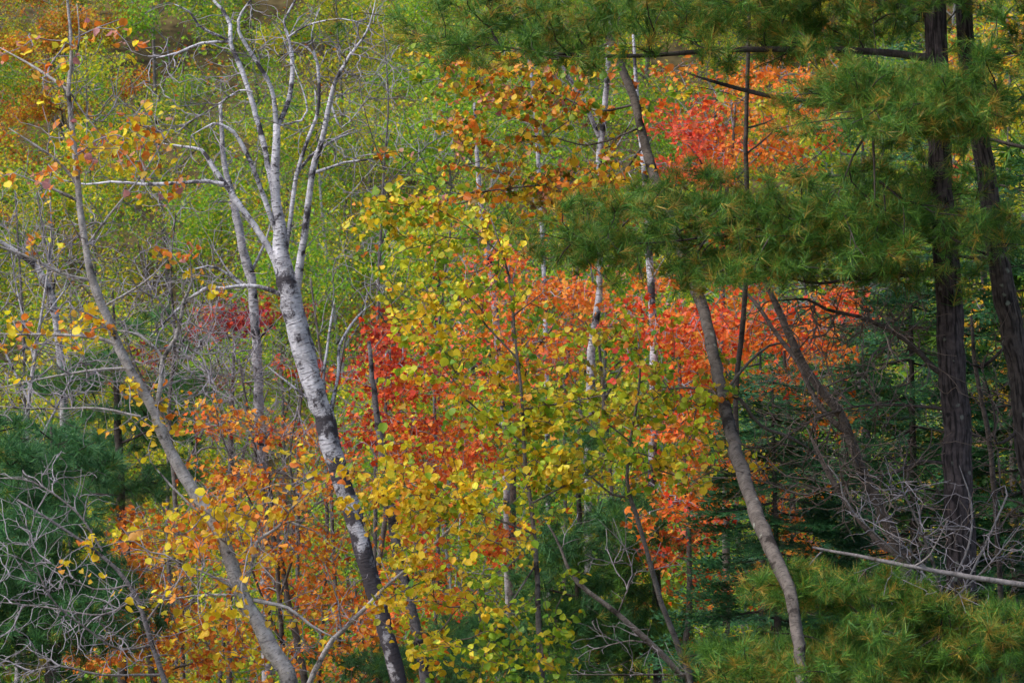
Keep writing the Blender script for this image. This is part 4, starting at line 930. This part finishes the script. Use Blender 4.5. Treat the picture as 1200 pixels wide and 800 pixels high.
maple('bright red maple beside the straight white birch trunk', 30.5, [(800, 800, 10), (808, 700, 9), (806, 600, 8), (800, 500, 7), (796, 420, 5), (800, 370, 3)],
      [(800, 395, 45, 35, 130, RRm), (752, 370, 36, 30, 60, RRm), (835, 420, 45, 50, 130, [(R, 1), (RO, 2), (O, 1)]), (790, 460, 50, 40, 110, RRm), (810, 530, 50, 40, 140, [(RO, 3), (O, 2)]), (800, 625, 36, 42, 150, RRm), (770, 570, 25, 40, 50, [(RO, 2), (OL, 1)]), (840, 370, 50, 25, 90, RRm), (825, 580, 35, 30, 70, [(RO, 2), (O, 2)]), (780, 650, 20, 20, 30, RRm)],
      [[(806, 640, 4), (790, 600, 3)], [(803, 540, 5), (830, 490, 3), (840, 440, 2)], [(800, 480, 5), (760, 420, 3)]])
maple('red and orange maple glowing behind the fir and twin stems', 31.0, [(925, 760, 10), (930, 640, 9), (926, 520, 7), (920, 430, 5), (915, 360, 3)],
      [(900, 370, 60, 30, 130, [(R, 2), (RO, 2)]), (930, 415, 55, 45, 150, [(RO, 3), (R, 1), (O, 1)]), (1010, 345, 40, 20, 50, RRm), (960, 500, 60, 50, 50, [(BO, 2), (RO, 1)]), (900, 560, 60, 60, 80, [(RO, 2), (O, 2)]), (940, 640, 60, 40, 60, [(O, 2), (RO, 1), (YG, 1)]), (880, 690, 60, 40, 80, [(RO, 2), (R, 1)]), (1020, 660, 50, 30, 40, [(RO, 2)])],
      [[(925, 520, 5), (960, 460, 3)], [(926, 560, 4), (890, 500, 3)]])
maple('pink red maple with orange side shoots above the pine bough', 33.0, [(850, 520, 11), (848, 420, 10), (846, 320, 9), (850, 240, 7), (858, 180, 5), (862, 120, 3)],
      [(815, 160, 50, 28, 150, [(RP, 4), (R, 1)]), (830, 190, 50, 20, 80, [(RP, 2), (RO, 2)]), (900, 155, 60, 30, 150, [(RO, 2), (O, 2), (R, 1)]), (940, 80, 60, 40, 130, [(RO, 2), (O, 2)]), (850, 120, 50, 25, 70, [(RO, 2), (OL, 1)]), (930, 180, 40, 20, 60, [(RO, 2), (O, 2)]), (840, 250, 50, 40, 70, ROm), (780, 330, 60, 30, 70, ROm), (880, 80, 60, 30, 70, [(RO, 2), (O, 1)])],
      [[(850, 240, 5), (815, 180, 3), (795, 160, 2)], [(853, 220, 5), (900, 170, 3), (940, 120, 2)], [(847, 300, 4), (790, 320, 2)]])
maple('golden maple at the edge behind the lichened pine', 31.0, [(1190, 800, 12), (1188, 600, 11), (1184, 400, 9), (1182, 200, 6), (1185, 40, 3)],
      [(1180, 40, 35, 50, 130, [(Y, 3), (O, 1.5), (YG, 1)]), (1185, 130, 30, 50, 110, [(YG, 2), (Y, 2), (O, .6)]), (1180, 210, 30, 40, 80, [(YG, 2), (G, 1), (Y, 1)]), (1150, 390, 30, 50, 70, [(Y, 3), (O, 1)]), (1160, 460, 35, 40, 60, [(Y, 3), (O, 1)]), (1125, 190, 20, 20, 24, ROm), (1160, 590, 40, 30, 30, [(OL, 2), (YG, 1)]), (1115, 60, 20, 40, 30, [(Y, 2), (O, 2)])],
      [[(1184, 420, 5), (1150, 390, 3)], [(1183, 250, 4), (1160, 200, 3)]])
# leafy undergrowth that closes the floor of the wood
for (px, py, d, mixc, lab) in [(80, 850, 36, [(FG, 2), (OL, 1)], 'green undergrowth bush behind the deep green pine'), (520, 840, 36, [(FG, 2), (BO, 1)], 'green and orange undergrowth bush behind the small pine'),
                               (760, 810, 33, [(FG, 2), (YG, 1), (RO, .5)], 'green undergrowth bush at the foot of the red maple'), (1130, 640, 33, [([(62, 104, 44), (80, 118, 48), (54, 88, 42)], 3), (OL, .6)], 'leafy green bush in the shade of the tall pine'), (1000, 560, 37, [([(62, 104, 44), (54, 88, 42)], 3), (OL, 1)], 'dull green bush behind the twin dark stems')]:
    tree('bush', lab, 'bush', d, [(px, py + 160, 8), (px + 4, py + 60, 6), (px, py - 20, 4), (px + 6, py - 90, 3)], (), [(px - 60, py - 40, 70, 60, 110, mixc), (px + 50, py - 60, 70, 60, 110, mixc), (px, py - 110, 60, 40, 60, mixc)],
         bark=B_STEM, twig=T_BROWN, leaf=.055, per=8, mat=M_MAPLE, dd=1.0, spread=.1)

# ------------------------------------------------------------------ bare shrubs, saplings and the fallen pole
tree('bare_shrub', 'bare grey shrub of tangled twigs in front of the deep green pine', 'shrub', 23.5,
     [(205, 850, 9), (190, 790, 9), (178, 755, 8), (160, 700, 7), (135, 665, 6), (105, 640, 5), (60, 610, 4), (20, 585, 3)],
     [[(178, 755, 5), (140, 760, 4), (100, 735, 4), (60, 700, 3), (35, 640, 3), (38, 615, 2)], [(160, 700, 4), (120, 720, 4), (60, 712, 3), (0, 705, 2)], [(120, 645, 4), (90, 600, 4), (40, 565, 3), (0, 560, 2)],
      [(190, 790, 5), (120, 790, 4), (70, 780, 3), (40, 785, 3)], [(150, 685, 4), (110, 690, 3), (60, 660, 2)], [(170, 730, 4), (200, 690, 3), (230, 660, 2)]],
     bare=[(70, 720, 75, 60, 170), (40, 640, 60, 50, 110), (120, 760, 60, 40, 110), (60, 560, 60, 30, 60), (170, 690, 40, 40, 40), (40, 780, 60, 30, 60)],
     bark=B_BIRCHD, limb_mat=M_DEAD, twig=T_PALE, dd=.5, r0=.0021)
tree('bare_shrub', 'leafless grey sapling clump behind the white birch foot', 'shrub', 31.0,
     [(335, 850, 9), (330, 740, 8), (322, 640, 7), (305, 560, 6), (290, 480, 4), (280, 420, 3)],
     [[(328, 700, 5), (350, 620, 5), (340, 540, 4), (350, 470, 3)], [(322, 650, 5), (290, 580, 4), (260, 510, 3), (250, 450, 2)], [(332, 760, 5), (300, 680, 4), (280, 620, 3)], [(325, 670, 4), (360, 580, 4), (380, 520, 3)]],
     bare=[(260, 440, 60, 50, 130), (310, 500, 60, 50, 130), (230, 380, 50, 50, 60), (340, 570, 50, 50, 80), (300, 420, 50, 40, 80)], bark=B_STEM, twig=T_GREY, dd=.8, r0=.0021)
tree('bare_shrub', 'hazy grey twigged sapling behind the crooked fork of the leaning aspen', 'shrub', 32.0,
     [(215, 850, 8), (212, 700, 8), (205, 580, 7), (198, 480, 6), (205, 400, 5), (200, 320, 3), (206, 250, 2)],
     [[(204, 570, 5), (240, 500, 4), (262, 430, 3)], [(200, 500, 5), (160, 430, 4), (140, 370, 2)], [(203, 420, 4), (235, 360, 3), (250, 300, 2)], [(203, 380, 4), (170, 320, 3), (160, 270, 2)]],
     bare=[(240, 420, 70, 60, 240), (180, 350, 70, 70, 200), (270, 500, 60, 50, 200), (210, 260, 60, 50, 90)], bark=B_STEM, twig=T_GREY, dd=.9, r0=.002)
tree('bare_shrub', 'leafless grey sapling leaning over the deep green pine', 'shrub', 30.0,
     [(20, 850, 8), (22, 700, 8), (28, 560, 7), (36, 450, 6), (50, 360, 4), (60, 280, 3), (58, 220, 2)],
     [[(28, 550, 5), (70, 470, 4), (100, 410, 3)], [(34, 470, 5), (0, 400, 4), (-20, 350, 2)], [(46, 380, 4), (90, 320, 3), (120, 270, 2)], [(40, 420, 4), (20, 340, 3), (10, 270, 2)]],
     bare=[(60, 400, 80, 60, 220), (60, 300, 80, 60, 180), (20, 470, 60, 50, 120), (110, 450, 50, 50, 100)], bark=B_BIRCH2, twig=T_GREY, dd=.9, r0=.002)
tree('bare_shrub', 'bare twiggy top of a dead sapling against yellow green hillside', 'shrub', 38.0,
     [(440, 560, 10), (442, 400, 9), (445, 300, 8), (450, 200, 6), (455, 120, 4), (450, 40, 3)],
     [[(446, 290, 5), (470, 220, 4), (500, 170, 3)], [(444, 330, 5), (420, 340, 4), (410, 350, 3)], [(450, 200, 4), (430, 140, 3), (420, 90, 2)], [(450, 220, 4), (490, 180, 3), (530, 150, 2)]],
     bare=[(450, 120, 60, 70, 120), (500, 160, 50, 40, 60), (440, 250, 50, 50, 60), (440, 340, 40, 20, 30)], bark=B_STEM, twig=T_PALE, dd=.8, r0=.0021, slim=.6)
tree('bare_shrub', 'dead grey brush piled round the foot of the tall dark pine', 'shrub', 23.6,
     [(1115, 760, 7), (1105, 700, 6), (1090, 650, 5), (1075, 610, 4), (1060, 580, 3)],
     [[(1105, 700, 4), (1135, 640, 4), (1138, 590, 4), (1124, 545, 3)], [(1100, 680, 4), (1060, 640, 3), (1030, 620, 2)], [(1108, 710, 4), (1160, 660, 3), (1200, 610, 2)], [(1110, 730, 4), (1180, 580, 4), (1165, 575, 3)], [(1100, 690, 3), (1000, 600, 3), (985, 565, 3), (970, 545, 2)]],
     bare=[(1080, 620, 60, 50, 110), (1040, 590, 50, 40, 60), (1150, 640, 50, 50, 80), (1090, 700, 60, 30, 60)], bark=B_STEM, limb_mat=M_DEAD, twig=T_GREY, dd=.45, r0=.0021)
base = at(1210, 690, 23.3)
pole = thing('fallen_pole', 'pale barkless pole lying across the foot of the pines', 'log', tuple(base))
wood(pole, 'trunk', [(952, 641, 4, 23.4), (1000, 650, 6, 23.3), (1060, 662, 7, 23.2), (1120, 673, 8, 23.15), (1200, 685, 9, 23.1), (1290, 700, 10, 23.1), (1400, 800, 11, 23.2)], 23.3, M_DEAD, base, 8, thick=.72)
wood(pole, 'branch', [(965, 644, 3, 23.4), (950, 660, 2, 23.3), (940, 680, 2, 23.2)], 23.3, M_DEAD, base, 5)
wood(pole, 'branch', [(1070, 664, 4, 23.2), (1090, 650, 3, 23.1), (1110, 610, 2, 23.0)], 23.3, M_DEAD, base, 5)
# thin grey stems between the bigger trees
POLES = [(345, 34), (372, 33), (255, 35), (402, 35), (505, 37), (655, 36), (735, 35), (960, 38), (1030, 34), (1085, 38), (30, 38), (100, 39), (210, 40), (700, 43)]
for px, d in POLES:
    top = random.uniform(150, 480); lean = random.uniform(-60, 60)
    spot = 'near the deep green pine' if px < 220 else 'near the white birch' if px < 450 else 'behind the yellow green aspen' if px < 700 else 'beside the bright red maple' if px < 860 else 'behind the twin dark stems'
    tree('pole_sapling', 'thin bare grey sapling stem ' + spot, 'tree', d,
         [(px, 830, 6), (px + lean * .3, 650, 6), (px + lean * .45 + random.uniform(-8, 8), (650 + top) / 2, 5), (px + lean, top, 2.5)],
         [[(px + lean * .4, 600, 3), (px + lean * .4 + random.choice((-1, 1)) * 35, 530, 2)]],
         bare=[(px + lean * .7, top + 60, 40, 70, 26), (px + lean * .5, 520, 40, 60, 16)], bark=B_STEM, twig=T_GREY, dd=.6, group='bare sapling stems ' + spot, r0=.0021)
tri = sum(len(m.polygons) for m in bpy.data.meshes)
print('mesh polygons', tri, 'objects', len(bpy.data.objects))
